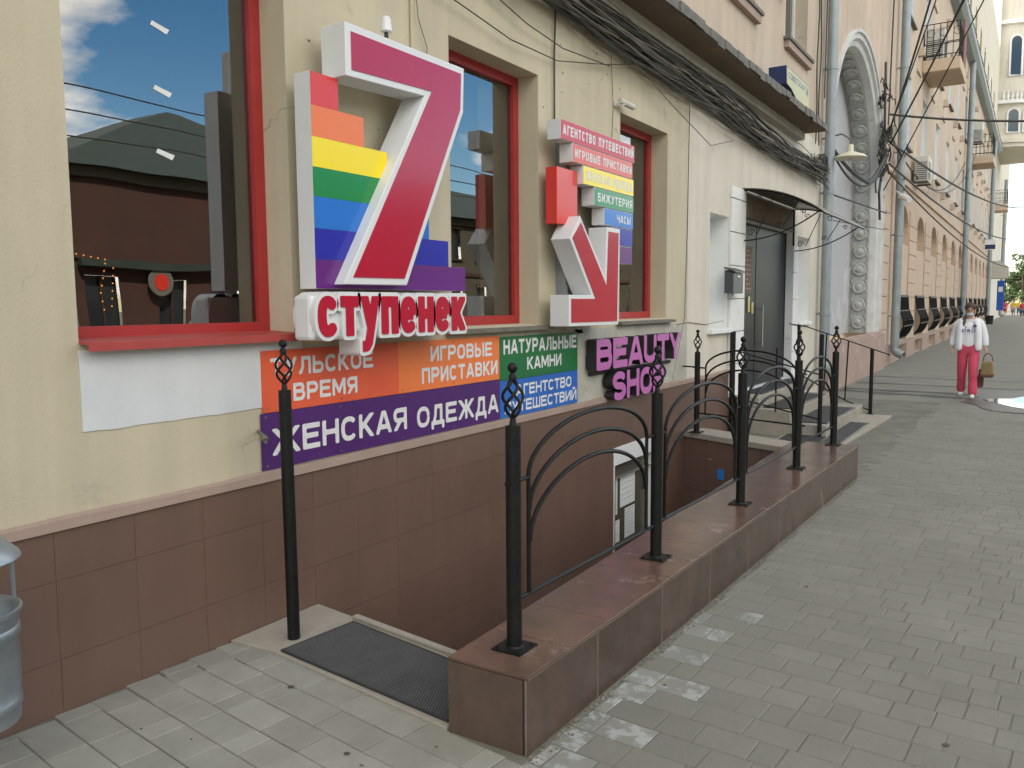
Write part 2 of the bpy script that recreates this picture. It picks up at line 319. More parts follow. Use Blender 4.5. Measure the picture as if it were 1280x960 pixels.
# ------------------------------------------------------------------ lettering: stroke glyphs turned into clean outlines
def sup(cx, cy, rx, ry, a0, a1, n=22, e=2.5):
    out = []
    for i in range(n+1):
        a = R(a0+(a1-a0)*i/n); c, s_ = math.cos(a), math.sin(a)
        out.append((cx+rx*math.copysign(abs(c)**(2/e), c), cy+ry*math.copysign(abs(s_)**(2/e), s_)))
    return out
def glyph(ch, W, t):
    h = t/2; S = []; y0, y1 = 0, 1
    V = lambda x, a=0, b=1: S.append([(x, a), (x, b)])
    H = lambda y, a=0, b=None: S.append([(a, y), (W if b is None else b, y)])
    D = lambda *p: S.append(list(p))
    def bowl(xa, xb, ya, yb):
        r = min((yb-ya)/2, xb-xa)
        S.append([(xa, yb), (xb-r, yb)]+[(xb-r+r*math.sin(R(a)), (ya+yb)/2+(yb-ya)/2*math.cos(R(a))) for a in range(10, 180, 12)]+[(xb-r, ya), (xa, ya)])
    e = lambda x: (x[0], x[1])
    if ch in 'ОO0': D(*sup(W/2, .5, W/2-h, .5-h, 0, 360))
    elif ch in 'СC': D(*sup(W/2, .5, W/2-h, .5-h, 38, 322))
    elif ch == 'G': D(*sup(W/2, .5, W/2-h, .5-h, 38, 330)); H(.45, W*.55, W); V(W-h, .15, .45+h)
    elif ch == 'D': V(h); bowl(h, W-h, h, 1-h)
    elif ch == 'е': D(*sup(W/2, .5, W/2-h, .5-h, 0, 318)); H(.5, h, W-h)
    elif ch in 'ТT': H(1-h); V(W/2)
    elif ch in 'Г': H(1-h); V(h)
    elif ch in 'ПП': H(1-h); V(h); V(W-h)
    elif ch in 'НH': V(h); V(W-h); H(.52)
    elif ch in 'ЕE': V(h); H(1-h); H(h); H(.52, 0, W*.9)
    elif ch in 'АA': D((W/2, 1.05), (h*.6, -.05)); D((W/2, 1.05), (W-h*.6, -.05)); H(.30, W*.2, W*.8)
    elif ch in 'РP': V(h); bowl(h, W-h, .45, 1-h)
    elif ch in 'ВB': V(h); bowl(h, W*.95-h, .53, 1-h); bowl(h, W-h, h, .53)
    elif ch == 'Б': V(h); H(1-h, 0, W*.92); bowl(h, W-h, h, .56)
    elif ch == 'Ь': V(h); bowl(h, W-h, h, .56)
    elif ch == 'Ы': V(h); bowl(h, W*.66-h, h, .56); V(W-h)
    elif ch == 'Я':
        V(W-h); r = .27
        S.append([(W-h, 1-h), (h+r*.7, 1-h)]+[(h+r*.7-r*.7*math.sin(R(a)), (.45+1-h)/2+(1-h-.45)/2*math.cos(R(a))) for a in range(10, 180, 12)]+[(h+r*.7, .45), (W-h, .45)])
        D((W*.55, .47), (h*.7, -.05))
    elif ch == 'Л': H(1-h, W*.22, W); V(W-h); D((W*.22+h, 1), (W*.22+h*.8, .4), (W*.16, .12), (0, h))
    elif ch == 'Д': y0 = -.2; H(1-h, W*.25, W*.86); V(W*.86-h, h, 1); D((W*.25+h, 1-h), (W*.25+h*.6, .45), (W*.16, .05)); H(h); V(h*.9, -.2, t); V(W-h*.9, -.2, t)
    elif ch == 'К': V(h); D((h, .38), (W-h*.4, 1.05)); D((W*.36, .55), (W-h*.6, -.05))
    elif ch == 'Ж': V(W/2); D((W/2, .45), (W-h*.5, 1.05)); D((W/2, .45), (h*.5, 1.05)); D((W*.6, .55), (W-h*.4, -.05)); D((W*.4, .55), (h*.4, -.05))
    elif ch == 'М' or ch == 'M': V(h); V(W-h); D((h, 1.02), (W/2, .22), (W-h, 1.02))
    elif ch == 'И' or ch == 'Й':
        V(h); V(W-h); D((h, .03), (W-h, .97))
        if ch == 'Й': y1 = 1.27; D((W*.28, 1.25), (W*.38, 1.12), (W*.62, 1.12), (W*.72, 1.25))
    elif ch == 'Ш': V(h); V(W/2); V(W-h); H(h)
    elif ch == 'Ч': V(W-h); D((h, 1), (h, .68), (h+.08, .5), (W*.5, .45), (W-h, .5))
    elif ch == 'У': D((h*.8, 1.05), (W*.58, .30)); D((W-h*.8, 1.05), (W*.42, h*1.6), (W*.25, h), (W*.05, h))
    elif ch == 'у': y0 = -.42; D((h*.8, 1.05), (W*.56, .12)); D((W-h*.8, 1.05), (W*.40, -.18), (W*.28, -.42+h), (W*.05, -.42+h))
    elif ch == 'Y': V(W/2, 0, .5); D((h*.6, 1.05), (W/2, .42)); D((W-h*.6, 1.05), (W/2, .42))
    elif ch == 'U': D((h, 1), *[(W/2-(W/2-h)*math.cos(R(a)), .36-(.36-h)*math.sin(R(a))) for a in range(0, 181, 15)], (W-h, 1))
    elif ch == 'S':
        ry = (1-t)/4
        D(*[(W/2+(W/2-h)*math.cos(R(a)), 1-h-ry+ry*math.sin(R(a))) for a in range(25, 271, 15)], *[(W/2+(W/2-h)*math.cos(R(a)), h+ry+ry*math.sin(R(a))) for a in range(90, -156, -15)])
    elif ch == '&': D(*sup(W*.42, .74, W*.22, .2, 0, 360, e=2)); D(*sup(W*.42, .28, W*.36, .24, 0, 360, e=2)); D((W*.4, .5), (W, .02))
    elif ch == '1': V(W*.6); D((W*.6, 1-h), (0, .72))
    elif ch == '4': V(W*.72); H(.27); D((W*.72, 1), (h, .27))
    elif ch == '7': H(1-h); D((W-h, 1-h), (W*.3, -.05))
    return S, y0, y1
def sdf_mesh(strokes, t, x0, x1, y0, y1, off, cell, flat=True):
    gx = np.arange(x0-off-cell*2, x1+off+cell*3, cell); gy = np.arange(y0-off-cell*2, y1+off+cell*3, cell)
    X, Y = np.meshgrid(gx, gy, indexing='ij'); d = np.full(X.shape, 9.)
    for pl in strokes:
        for i in range(len(pl)-1):
            (ax, ay), (bx, by) = pl[i], pl[i+1]; ux, uy = bx-ax, by-ay; L = math.hypot(ux, uy)
            if L < 1e-6: continue
            ux /= L; uy /= L; px = (X-(ax+bx)/2)*ux+(Y-(ay+by)/2)*uy; py = -(X-(ax+bx)/2)*uy+(Y-(ay+by)/2)*ux
            qx = np.abs(px)-L/2; qy = np.abs(py)-t/2
            dd = np.hypot(np.maximum(qx, 0), np.maximum(qy, 0))+np.minimum(np.maximum(qx, qy), 0); d = np.minimum(d, dd)
            if i > 0: d = np.minimum(d, np.hypot(X-ax, Y-ay)-t/2)
    cut = np.maximum(np.maximum(y0-Y, Y-y1), np.maximum(x0-X, X-x1)); d = np.maximum(d, cut)-off
    ins = d < 0
    nx_, ny_ = X.shape; verts, faces, edges = [], [], []; vid = {}
    def P(p):
        k = (round(p[0]*1e5), round(p[1]*1e5))
        if k not in vid: vid[k] = len(verts); verts.append(p)
        return vid[k]
    for i in range(nx_-1):
        j = 0
        while j < ny_-1:
            c = [(i, j), (i+1, j), (i+1, j+1), (i, j+1)]; s_ = [bool(ins[q]) for q in c]
            if not any(s_): j += 1; continue
            if all(s_):
                k = j
                while k < ny_-1 and ins[i, k] and ins[i+1, k] and ins[i, k+1] and ins[i+1, k+1]: k += 1
                faces.append((P((gx[i], gy[j])), P((gx[i+1], gy[j])), P((gx[i+1], gy[k])), P((gx[i], gy[k])))); j = k; continue
            poly = []; cr = []
            for a in range(4):
                q, w = c[a], c[(a+1) % 4]
                if ins[q]: poly.append(P((gx[q[0]], gy[q[1]])))
                if ins[q] != ins[w]:
                    f = d[q]/(d[q]-d[w]); f = min(max(f, .02), .98)
                    v = P((gx[q[0]]+(gx[w[0]]-gx[q[0]])*f, gy[q[1]]+(gy[w[1]]-gy[q[1]])*f)); poly.append(v); cr.append((v, bool(ins[q])))
            poly = [v for n_, v in enumerate(poly) if v != poly[n_-1]]
            if len(poly) >= 3: faces.append(tuple(poly))
            for n_ in range(len(cr)):
                v, leaving = cr[n_]
                if leaving:
                    w = cr[(n_+1) % len(cr)][0]
                    if v != w: edges.append((v, w))
            j += 1
    return verts, faces, edges
def text_layout(s, t, wf, sp):
    x = 0; out = []
    wid = {'Ж': 1.5, 'М': 1.25, 'Ш': 1.3, 'Ы': 1.28, 'Д': 1.12, 'A': 1.1, 'А': 1.1, 'Г': .82, 'I': .3, '1': .6, 'M': 1.25, 'Ь': .95, ' ': .55, 'Л': 1.0, '.': .3, 'О': 1.05, 'O': 1.05, 'Т': .95}
    for ch in s:
        W = wf*wid.get(ch, 1)
        if ch != ' ': out.append((ch, x, W))
        x += W+sp
    return out, x-sp
def letters(s, x, y0, y1, z0, z1, m, parent=None, t=.2, depth=0, sp=None, off=0, cell=.045, name='lettering', split=False, slope=0, side=None, skewz=0):
    """letters on a plane facing +x, reading towards +y; s fits y0..y1; z0..z1 is the cap height"""
    Hh = z1-z0; n = max(1, len(s)); wtot = (y1-y0)/Hh
    sp = .16 if sp is None else sp
    _, w1 = text_layout(s, t, 1.0, 0); wf = (wtot-sp*(len(s)-1))/w1
    lay, _ = text_layout(s, t, wf, sp)
    def emit(lst, nm):
        v3, f3 = [], []; sides = []
        for ch, xo, W in lst:
            st, a, b = glyph(ch, W, t); v, f, e = sdf_mesh(st, t, 0, W, a, b, off, cell)
            o = len(v3)
            v3 += [(x, y0+(xo+p[0])*Hh, z0+p[1]*Hh+slope*((xo+p[0])*Hh)) for p in v]; f3 += [tuple(q+o for q in g) for g in f]; sides += [(a_+o, b_+o) for a_, b_ in e]
        mb = MB(); mb.v = v3[:]; mb.f = f3[:]
        nf = len(f3)
        if depth:
            N = len(v3); mb.v += [(x-depth, p[1], p[2]) for p in v3]; mb.f += [(b_, a_, a_+N, b_+N) for a_, b_ in sides]
        o = mb.build(nm, m, parent)
        if side and depth:
            o.data.materials.append(M[side])
            for p in o.data.polygons:
                if p.index >= nf: p.material_index = 1
        return o
    if split: return [emit([l_], name) for l_ in lay]
    return emit(lay, name)

# ------------------------------------------------------------------ walls with openings
def wall_grid(mb, x, ya, yb, za, zb, holes):
    ys = sorted({ya, yb, *[min(max(v, ya), yb) for h in holes for v in h[:2]]}); zs = sorted({za, zb, *[min(max(v, za), zb) for h in holes for v in h[2:4]]})
    for i in range(len(ys)-1):
        for j in range(len(zs)-1):
            cy, cz = (ys[i]+ys[i+1])/2, (zs[j]+zs[j+1])/2
            if any(h[0] < cy < h[1] and h[2] < cz < h[3] for h in holes): continue
            mb.quad((x, ys[i], zs[j]), (x, ys[i+1], zs[j]), (x, ys[i+1], zs[j+1]), (x, ys[i], zs[j+1]))
def reveal(mb, x, h, d):
    y0, y1, z0, z1 = h[:4]
    mb.quad((x-d, y0, z0), (x-d, y0, z1), (x, y0, z1), (x, y0, z0)); mb.quad((x, y1, z0), (x, y1, z1), (x-d, y1, z1), (x-d, y1, z0))
    mb.quad((x, y0, z0), (x, y1, z0), (x-d, y1, z0), (x-d, y0, z0)); mb.quad((x-d, y0, z1), (x-d, y1, z1), (x, y1, z1), (x, y0, z1))
def arch_fill(mb, x, y0, y1, zs, zt, d, n=16, rz=None):
    yc, r = (y0+y1)/2, (y1-y0)/2; rz = rz or (zt-zs)
    P = [(yc-r*math.cos(math.pi*i/n), zs+rz*math.sin(math.pi*i/n)) for i in range(n+1)]
    for i in range(n):
        a, b = P[i], P[i+1]
        mb.quad((x, a[0], a[1]), (x, b[0], b[1]), (x, b[0], zt+.001), (x, a[0], zt+.001))
        mb.quad((x, a[0], a[1]), (x-d, a[0], a[1]), (x-d, b[0], b[1]), (x, b[0], b[1]))
    mb.quad((x-d, y0, zs-9e-4), (x-d, y0, zs), (x, y0, zs), (x, y0, zs-9e-4))

X = -3.32
# ================================================================== THE SETTING: ground
g = MB()                                               # one sheet to the horizon with the stairwell left out of it
GZ = -.0035
def gq(xa, xb, ya, yb, z=GZ): g.quad((xa, ya, z), (xb, ya, z), (xb, yb, z), (xa, yb, z))
gq(-600, -3.30, -600, 900); g.quad((-3.30, 8.86, GZ), (-1.70, 8.40, GZ), (-1.70, 9.2, GZ), (-3.30, 9.2, GZ)); gq(-1.70, 700, 8.62, 9.2); gq(-3.30, 700, 9.2, 900); gq(-3.30, 700, -600, 3.02); gq(-1.70, 700, 3.02, 8.62)
g.build('ground', 'sand', kind='structure')
ri = MB(); ri.box(3.4, 12.2, -60, 260, -.4, -.13); ri.build('road', 'road', kind='structure')
# sidewalk sheet of asphalt beyond the pavers
a = MB(); a.add([(-3.3, 15.2, .0), (3.2, 14.6, .0), (3.2, 260, .0), (-3.3, 260, .0)], [(0, 1, 2, 3)]); a.build('pavement', 'asphalt', kind='structure')
a = MB(); a.box(3.2, 3.38, -60, 260, -.12, .012); a.build('kerb', 'concrete', kind='structure', bevel=.01)
a = MB(); a.box(12.2, 20, -60, 260, -.12, .0); a.build('far_pavement', 'asphalt', kind='structure')
a = MB()
for i, (ya, yb, w, x0_, x1_) in enumerate(((18.2, 18.0, .13, -3.1, 3.2), (19.9, 19.7, .07, -3.1, 3.2), (16.5, 15.7, .20, -3.1, .2), (16.9, 16.5, .12, -3.1, 1.2))):
    n = 14
    for k in range(n):
        u, v = k/n, (k+1)/n; xa, xb = x0_+(x1_-x0_)*u, x0_+(x1_-x0_)*v
        wa, wb = w*(.7+.5*math.sin(i+k*1.7)), w*(.7+.5*math.sin(i+(k+1)*1.7)); pa, pb = ya+(yb-ya)*u+.05*math.sin(k*.9+i), ya+(yb-ya)*v+.05*math.sin((k+1)*.9+i)
        a.quad((xa, pa-wa, .004+i*.001), (xb, pb-wb, .004+i*.001), (xb, pb+wb, .004+i*.001), (xa, pa+wa, .004+i*.001))
a.build('tar_seams', 'seam', kind='structure')
def blob(cx, cy, rx, ry, seed, n=40):
    rnd = random.Random(seed); ph = [rnd.uniform(0, 6.28) for _ in range(4)]
    return [(cx+rx*(1+.16*math.sin(3*w+ph[0])+.09*math.sin(5*w+ph[1])+.05*math.sin(9*w+ph[2]))*math.cos(w), cy+ry*(1+.16*math.sin(2*w+ph[3])+.08*math.sin(7*w+ph[1]))*math.sin(w)) for w in [2*math.pi*i/n for i in range(n)]]
for nm, m, z, args in (('wet_patch', 'wet', .0085, (.1, 15.9, 1.15, 1.7, 3)), ('puddle', 'water', .0125, (.28, 15.9, .80, 1.05, 5))):
    P = blob(*args); mb = MB(); mb.add([(p[0], p[1], z) for p in P], [tuple(range(len(P)))]); o = mb.build(nm, m, kind='structure')

# pavers: the ones nearest the camera as parts, the rest as one part
sw = bpy.data.objects.new('sidewalk', None); COL.objects.link(sw); tag(sw, kind='structure')
pc = {}
def paver_mesh(w, l, m, c=.004):
    k = (round(w, 3), round(l, 3), m)
    if k not in pc:
        mb = MB(); x, y = w/2, l/2
        mb.add([(-x, -y, -.02), (x, -y, -.02), (x, y, -.02), (-x, y, -.02), (-x, -y, -c), (x, -y, -c), (x, y, -c), (-x, y, -c), (-x+c, -y+c, 0), (x-c, -y+c, 0), (x-c, y-c, 0), (-x+c, y-c, 0)],
               [(8, 9, 10, 11)]+[(i+4, (i+1) % 4+4, (i+1) % 4+8, i+8) for i in range(4)]+[(i, (i+1) % 4, (i+1) % 4+4, i+4) for i in range(4)])
        pc[k] = mb.mesh('paver', m)
    return pc[k]
rb = random.Random(3)
par_f = lambda y: -1.51+(y-2.47)*.0230              # front face line of the parapet
cells = []
pitch, ang = .158, R(-4.0); ca, sa = math.cos(ang), math.sin(ang)
for j in range(-7, 92):
    v = 1.15+j*pitch; u = -3.0+rb.uniform(0, .2)
    while u < 3.1:
        w = rb.choice((.105, .158, .158, .212, .212)); uu = u+w/2; u += w
        x, y = uu*ca-v*sa, uu*sa+v*ca
        lim = (par_f(y)+.028+.01*math.sin(y*9)) if y > 2.42 else -1.505
        if x+w/2 < lim+.03: continue
        if x-w/2 < lim and y < 8.4: ww_ = x+w/2-lim; x = lim+ww_/2; w = ww_
        if x > 3.12 or y > 15.1 or y < .3: continue
        cells.append((x, y, w-.0035, pitch-.004))
cells.sort(key=lambda c: math.hypot(c[0], c[1]) if (c[0] < c[1]*.55+.1) else 50+math.hypot(c[0], c[1]))
far = MB(); cnt = 0
for x, y, w, l in cells:
    z = rb.uniform(-.0025, .0015)+.0
    ax = math.atan2(x, y)
    if cnt < 296 and y > 2.0 and x < .62*y+.2:
        d = x-par_f(y); m = 'brickw' if (d < .13+.05*math.sin(y*3) or (d < .3 and rb.random() < .25)) else 'brick'
        o = bpy.data.objects.new('paver', paver_mesh(w, l, m)); COL.objects.link(o); o.parent = sw; o.location = (x, y, z); o.rotation_euler = (rb.uniform(-.004, .004), rb.uniform(-.004, .004), ang); cnt += 1
    else:
        me = paver_mesh(w, l, 'brick'); o0 = len(far.v)
        far.v += [(q.co.x*ca-q.co.y*sa+x, q.co.x*sa+q.co.y*ca+y, q.co.z+z) for q in me.vertices]; far.f += [tuple(i+o0 for i in p.vertices) for p in me.polygons]
far.build('paver_field', 'brickfar', sw, kind='stuff')
# large slabs at the foot of the steps
ang2 = R(-7.5); c2_, s2_ = math.cos(ang2), math.sin(ang2)
vrow = [2.13-.155*k for k in range(-3, 14)]
for j, v in enumerate(vrow):
    u = -3.9+rb.uniform(0, .3)
    while u < -.6:
        w = rb.choice((.10, .16, .24, .24, .30, .30)); uu = u+w/2; u += w
        x, y = uu*c2_-v*s2_, uu*s2_+v*c2_
        if x+w/2 > -1.50 and x < -1.50: w = -1.50-(x-w/2); x = -1.50-w/2
        if x > -1.50 or x-w/2 < -3.6 or y < .5: continue
        if y-.07 > 2.47-.13*(x+1.875) or y > 2.74: continue
        if x-w/2 < -3.30: w = x+w/2+3.30; x = -3.30+w/2
        if w < .04: continue
        o = bpy.data.objects.new('slab', paver_mesh(w-.005, .150, 'slab', .003)); COL.objects.link(o); o.parent = sw
        o.location = (x, y, rb.uniform(-.0005, .0025)); o.rotation_euler = (0, 0, ang2)
# near part of the sidewalk left and right of the slabs is bedded in mortar; dirt and gravel along the parapet
gv = MB(); rg = random.Random(11)
for k in range(900):
    y = rg.uniform(2.35, 8.2) if k % 4 else rg.uniform(2.35, 4); x = par_f(y)+.012+abs(rg.gauss(0, .022)); s_ = rg.uniform(.002, .007)
    gv.ball((x, y, .0+s_*.3-.004), s_, 5, 3, (rg.uniform(.7, 1.5), rg.uniform(.7, 1.5), .7))
gv.build('gravel', 'gravel', kind='stuff')
lit = MB()
for k in range(30):
    x, y = rg.uniform(-3.1, .8), rg.uniform(1.7, 7)
    if x < -1.5 and y > 2.4: continue
    s_ = rg.uniform(.003, .007); lit.ball((x, y, .003), s_, 5, 3, (1.6, .8, .4))
lit.build('leaf_litter', 'bag2', kind='stuff')

stn = MB()
for k in range(24):
    x, y = rg.uniform(-3.1, -1.0), rg.uniform(1.7, 2.9)
    if k > 14: x, y = rg.uniform(-1.3, 1.8), rg.uniform(2.6, 8)
    if x < -1.55 and y > 2.42: continue
    r_ = rg.uniform(.006, .017); P = blob(x, y, r_, r_*rg.uniform(.5, 1), k, 12); stn.add([(p[0], p[1], .0042+k*1e-5) for p in P], [tuple(range(12))])
stn.build('gum_stains', 'seam', kind='stuff')

# ================================================================== NEAR BUILDING
B1 = thing('apartment_building', 'beige plastered building with red shop windows over a brown tiled plinth', 'building', (X, 6, 0))
W1, W2, W3 = (1.93, 3.10, 1.50, 3.40), (4.51, 5.66, 1.50, 3.40), (7.15, 8.31, 1.50, 3.40)
NI1, NI2 = (9.66, 10.36, 1.33, 2.72), (13.9, 14.75, 1.33, 2.72)
DO = (10.98, 13.55, .45, 2.74)
w = MB(); wall_grid(w, X, -6, 8.93, .76, 4.4, [W1, W2, W3]); [reveal(w, X, h, .22) for h in (W1, W2, W3)]
w.box(-15, X-.001, -6.0, -5.99, -.1, 13.4)
w.build('wall', 'plaster', B1)
w = MB(); wall_grid(w, X+.002, 8.93, 15.62, .0, 4.4, [NI1, NI2, DO]); w.quad((X+.002, 15.62, 0), (X-12, 15.62, 0), (X-12, 15.62, 4.4), (X+.002, 15.62, 4.4)); w.build('wall', 'pale', B1, label='paler cream stretch of the wall round the entrance door')
for h in (NI1, NI2): w = MB(); reveal(w, X+.001, h, .30); w.quad((X-.29, h[0], h[2]), (X-.29, h[1], h[2]), (X-.29, h[1], h[3]), (X-.29, h[0], h[3])); w.build('white_recess', 'white_pl', B1)
for h in (NI1, NI2):
    w = MB(); w.box(X-.3, X+.07, h[0]-.05, h[1]+.04, h[2]-.05, h[2]+.005); w.build('recess_sill', 'white_pl', B1, bevel=.006)
UPW = [(1.9, 3.1, 5.55, 7.5), (4.6, 5.7, 5.55, 7.5), (7.2, 8.4, 5.55, 7.5), (10.0, 11.3, 5.45, 7.5), (12.85, 14.2, 5.52, 7.5)]
UPW2 = [(a_, b_, 9.0, 10.9) for a_, b_, *_ in UPW]
w = MB(); wall_grid(w, X, -6, 15.62, 4.36, 13.4, UPW+UPW2); [reveal(w, X, h, .3) for h in UPW+UPW2]
w.quad((-15, -6, 13.4), (X, -6, 13.4), (X, 15.62, 13.4), (-15, 15.62, 13.4)); w.quad((-15, -6, 0), (-15, -6, 13.4), (-15, 15.62, 13.4), (-15, 15.62, 0))
w.quad((X, 15.62, 4.36), (X-12, 15.62, 4.36), (X-12, 15.62, 13.4), (X, 15.62, 13.4))
w.build('upper_wall', 'pink', B1)
def casement(par, h, x, fm='white', pane='dglass', fw=.07, mull=True):
    f = MB(); y0, y1, z0, z1 = h
    f.box(x-.05, x, y0, y0+fw, z0, z1); f.box(x-.05, x, y1-fw, y1, z0, z1); f.box(x-.05, x, y0+fw, y1-fw, z0, z0+fw); f.box(x-.05, x, y0+fw, y1-fw, z1-fw, z1)
    if mull: f.box(x-.045, x-.005, (y0+y1)/2-.03, (y0+y1)/2+.03, z0+fw, z1-fw)
    o = f.build('window', fm, par); p = MB(); p.quad((x-.03, y0+fw*.5, z0+fw*.5), (x-.03, y1-fw*.5, z0+fw*.5), (x-.03, y1-fw*.5, z1-fw*.5), (x-.03, y0+fw*.5, z1-fw*.5)); p.build('pane', pane, o); return o
for h in UPW+UPW2:
    o = casement(B1, h, X-.2)
    s = MB(); s.box(X-.25, X+.10, h[0]-.1, h[1]+.1, h[2]-.035, h[2]+.01); s.build('sill', 'flash', o); s = MB(); s.box(X-.0, X+.075, h[0]-.06, h[1]+.06, h[2]-.14, h[2]-.037); s.build('sill_moulding', 'cap', o)
# rooms behind the shop windows
w = MB()
for (a_, b_) in ((1.2, 3.6), (3.7, 6.3), (6.4, 8.9)):
    x0_, x1_, z0_, z1_ = X-3.2, X-.225, 1.0, 3.7
    w.quad((x0_, a_, z0_), (x0_, b_, z0_), (x0_, b_, z1_), (x0_, a_, z1_)); w.quad((x0_, a_, z0_), (x0_, a_, z1_), (x1_, a_, z1_), (x1_, a_, z0_)); w.quad((x0_, b_, z0_), (x1_, b_, z0_), (x1_, b_, z1_), (x0_, b_, z1_))
    w.quad((x0_, a_, z0_), (x1_, a_, z0_), (x1_, b_, z0_), (x0_, b_, z0_)); w.quad((x0_, a_, z1_), (x0_, b_, z1_), (x1_, b_, z1_), (x1_, a_, z1_))
w.build('room_interior', 'room', B1)
for i, h in enumerate((W1, W2, W3)):
    o = casement(B1, h, -3.50, 'red', 'glass', .068, False); o.name = 'shop_window'
    o['label'] = ('nearest red framed window with paper slips on the glass', 'red framed window behind the big number sign', 'red framed window behind the arrow sign')[i]
    s = MB()
    if i == 0: s.prismy([(-3.54, 1.525), (-3.245, 1.508), (-3.245, 1.472), (-3.25, 1.472), (-3.252, 1.497), (-3.54, 1.514)], h[0]+.0, h[1]+.06); s.build('sill', 'redsill', o)
    else: s.prismy([(-3.54, 1.50), (-3.25, 1.480), (-3.25, 1.455), (-3.54, 1.460)], h[0]-.08, h[1]+.12); s.build('sill', 'stone', o)
    bl = MB()  # added upright strip imitating the reveal's reflection in the glass
    if i == 0: bl.box(-3.68, -3.66, 3.03, 3.3, 1.3, 3.5)
    elif i == 1: bl.box(-3.68, -3.66, 5.34, 5.95, 1.3, 3.5)
    else: bl.box(-3.68, -3.66, 8.22, 8.6, 1.3, 3.5)
    bl.build('reflection_strip', 'refl_strip', o)
for z in (2.94, 2.65, 2.36):
    s = MB(); s.prism([(2.475, z+.012), (2.56, z-.012), (2.575, z+.012), (2.485, z+.032)], -3.5285, -3.5270)
    s.build('paper_slip', 'wletter', bpy.data.objects['shop_window'])
# wire reindeer with fairy lights standing inside the first window
dr = thing('light_up_reindeer', 'small wire reindeer figure with orange fairy lights inside the nearest window', 'decoration', (-3.8, 2.25, 1.5))
wire = [[(2.12, 1.62), (2.15, 1.86), (2.22, 1.90), (2.36, 1.88), (2.40, 1.84), (2.38, 1.62)], [(2.15, 1.86), (2.16, 1.70), (2.14, 1.60)], [(2.36, 1.86), (2.33, 1.72), (2.35, 1.60)], [(2.16, 1.86), (2.10, 1.98), (2.05, 2.0), (2.02, 1.97), (2.09, 1.94)], [(2.09, 2.0), (2.12, 2.06), (2.09, 2.13)], [(2.12, 2.06), (2.17, 2.10), (2.20, 2.08)]]
wm = MB(); bm_ = MB(); k = 0
for pl in wire:
    wm.tube([(-3.8, p[0], p[1]) for p in pl], .003, 4)
    for i in range(len(pl)-1):
        L = math.hypot(pl[i+1][0]-pl[i][0], pl[i+1][1]-pl[i][1]); n = max(1, int(L/.035))
        for j in range(n): bm_.ball((-3.797, pl[i][0]+(pl[i+1][0]-pl[i][0])*j/n, pl[i][1]+(pl[i+1][1]-pl[i][1])*j/n), .0042, 5, 3)
wm.build('wire_frame', 'blackp', dr); bm_.build('fairy_lights', 'bulb', dr)
# plaster patches as thin coats of a different render, with ragged edges
def ragged(y0, y1, z0, z1, seed, amp=.02, step=.06):
    rr = random.Random(seed); P = []
    n = int((y1-y0)/step); P += [(y0+(y1-y0)*i/n, z0+rr.uniform(-amp, amp)) for i in range(n)]
    n = max(2, int((z1-z0)/step)); P += [(y1+rr.uniform(-amp, amp)*.4, z0+(z1-z0)*i/n) for i in range(n)]
    n = int((y1-y0)/step); P += [(y1-(y1-y0)*i/n, z1+rr.uniform(-amp, amp)*.3) for i in range(n)]
    n = max(2, int((z1-z0)/step)); P += [(y0+rr.uniform(-amp, amp)*.2, z1-(z1-z0)*i/n) for i in range(n)]
    return P
for nm, y0, y1, z0, z1, m, sd, am in (('white_patch', 1.925, 3.15, 1.135, 1.475, 'patch', 2, .003), ('grey_patch', 6.25, 8.92, .80, 1.44, 'gpatch', 4, .03), ('grey_patch', 5.45, 6.4, 1.40, 1.46, 'gpatch', 5, .012)):
    mb = MB(); mb.prism(ragged(y0, y1, z0, z1, sd, am), X+.0005, X+.005); mb.build(nm, m, B1)
# small nail holes and flaked spots
sp = MB(); rs = random.Random(9)
for k in range(46):
    y, z = rs.uniform(5.7, 8.9), rs.uniform(3.0, 4.0)
    if k > 30: y, z = rs.uniform(1.2, 4.4), rs.uniform(2, 3.5)
    if any(h[0]-.05 < y < h[1]+.05 and h[2] < z < h[3]+.05 for h in (W1, W2, W3)): continue
    r_ = rs.uniform(.005, .011); sp.prism([(y+r_*math.cos(q*1.05)*rs.uniform(.7, 1.2), z+r_*math.sin(q*1.05)*rs.uniform(.7, 1.3)) for q in range(6)], X+.0002, X+.0018)
sp.build('nail_holes', 'flash', B1, kind='stuff')
# plinth
w = MB(); wall_grid(w, X+.0165, -6, 10.6, -1.45, .765, [(7.05, 7.93, -1.36, .28)]); w.build('plinth', 'dgrout', B1); PL = bpy.data.objects['plinth']
rows = [.757, .552, .225, -.10, -.43, -.76, -1.09, -1.42]; tc_ = {}
yy = 1.77-.353*5
while yy < 10.5:
    for r_ in range(len(rows)-1):
        zt, zb = rows[r_]-.0018, rows[r_+1]
        ya, yb = yy, yy+.3514
        if yy < 3.0 and r_ > 2: continue
        if yy > 8.6 and r_ > 2: continue
        segs = [(ya, yb, zb, zt)]
        if yb > 7.0 and ya < 7.98 and zb < .33:
            segs = []
            if ya < 7.0: segs.append((ya, 7.0, zb, zt))
            if yb > 7.98: segs.append((7.98, yb, zb, zt))
            if zt > .33: segs.append((max(ya, 7.0), min(yb, 7.98), .33, zt))
        for (a0, a1, b0, b1) in segs:
            key = (round(a1-a0, 3), round(b1-b0, 3))
            if key not in tc_: mb = MB(); mb.box(0, .0025, 0, a1-a0, 0, b1-b0); tc_[key] = mb.mesh('tile', 'tile')
            o = bpy.data.objects.new('tile', tc_[key]); COL.objects.link(o); o.parent = PL; o.location = (X+.0168+rb.uniform(0, .0008), a0, b0)
    yy += .353
w = MB(); n = 60; ptop = [.806+.002*math.sin(i*1.3)+rs.uniform(-.003, .003) for i in range(n+1)]
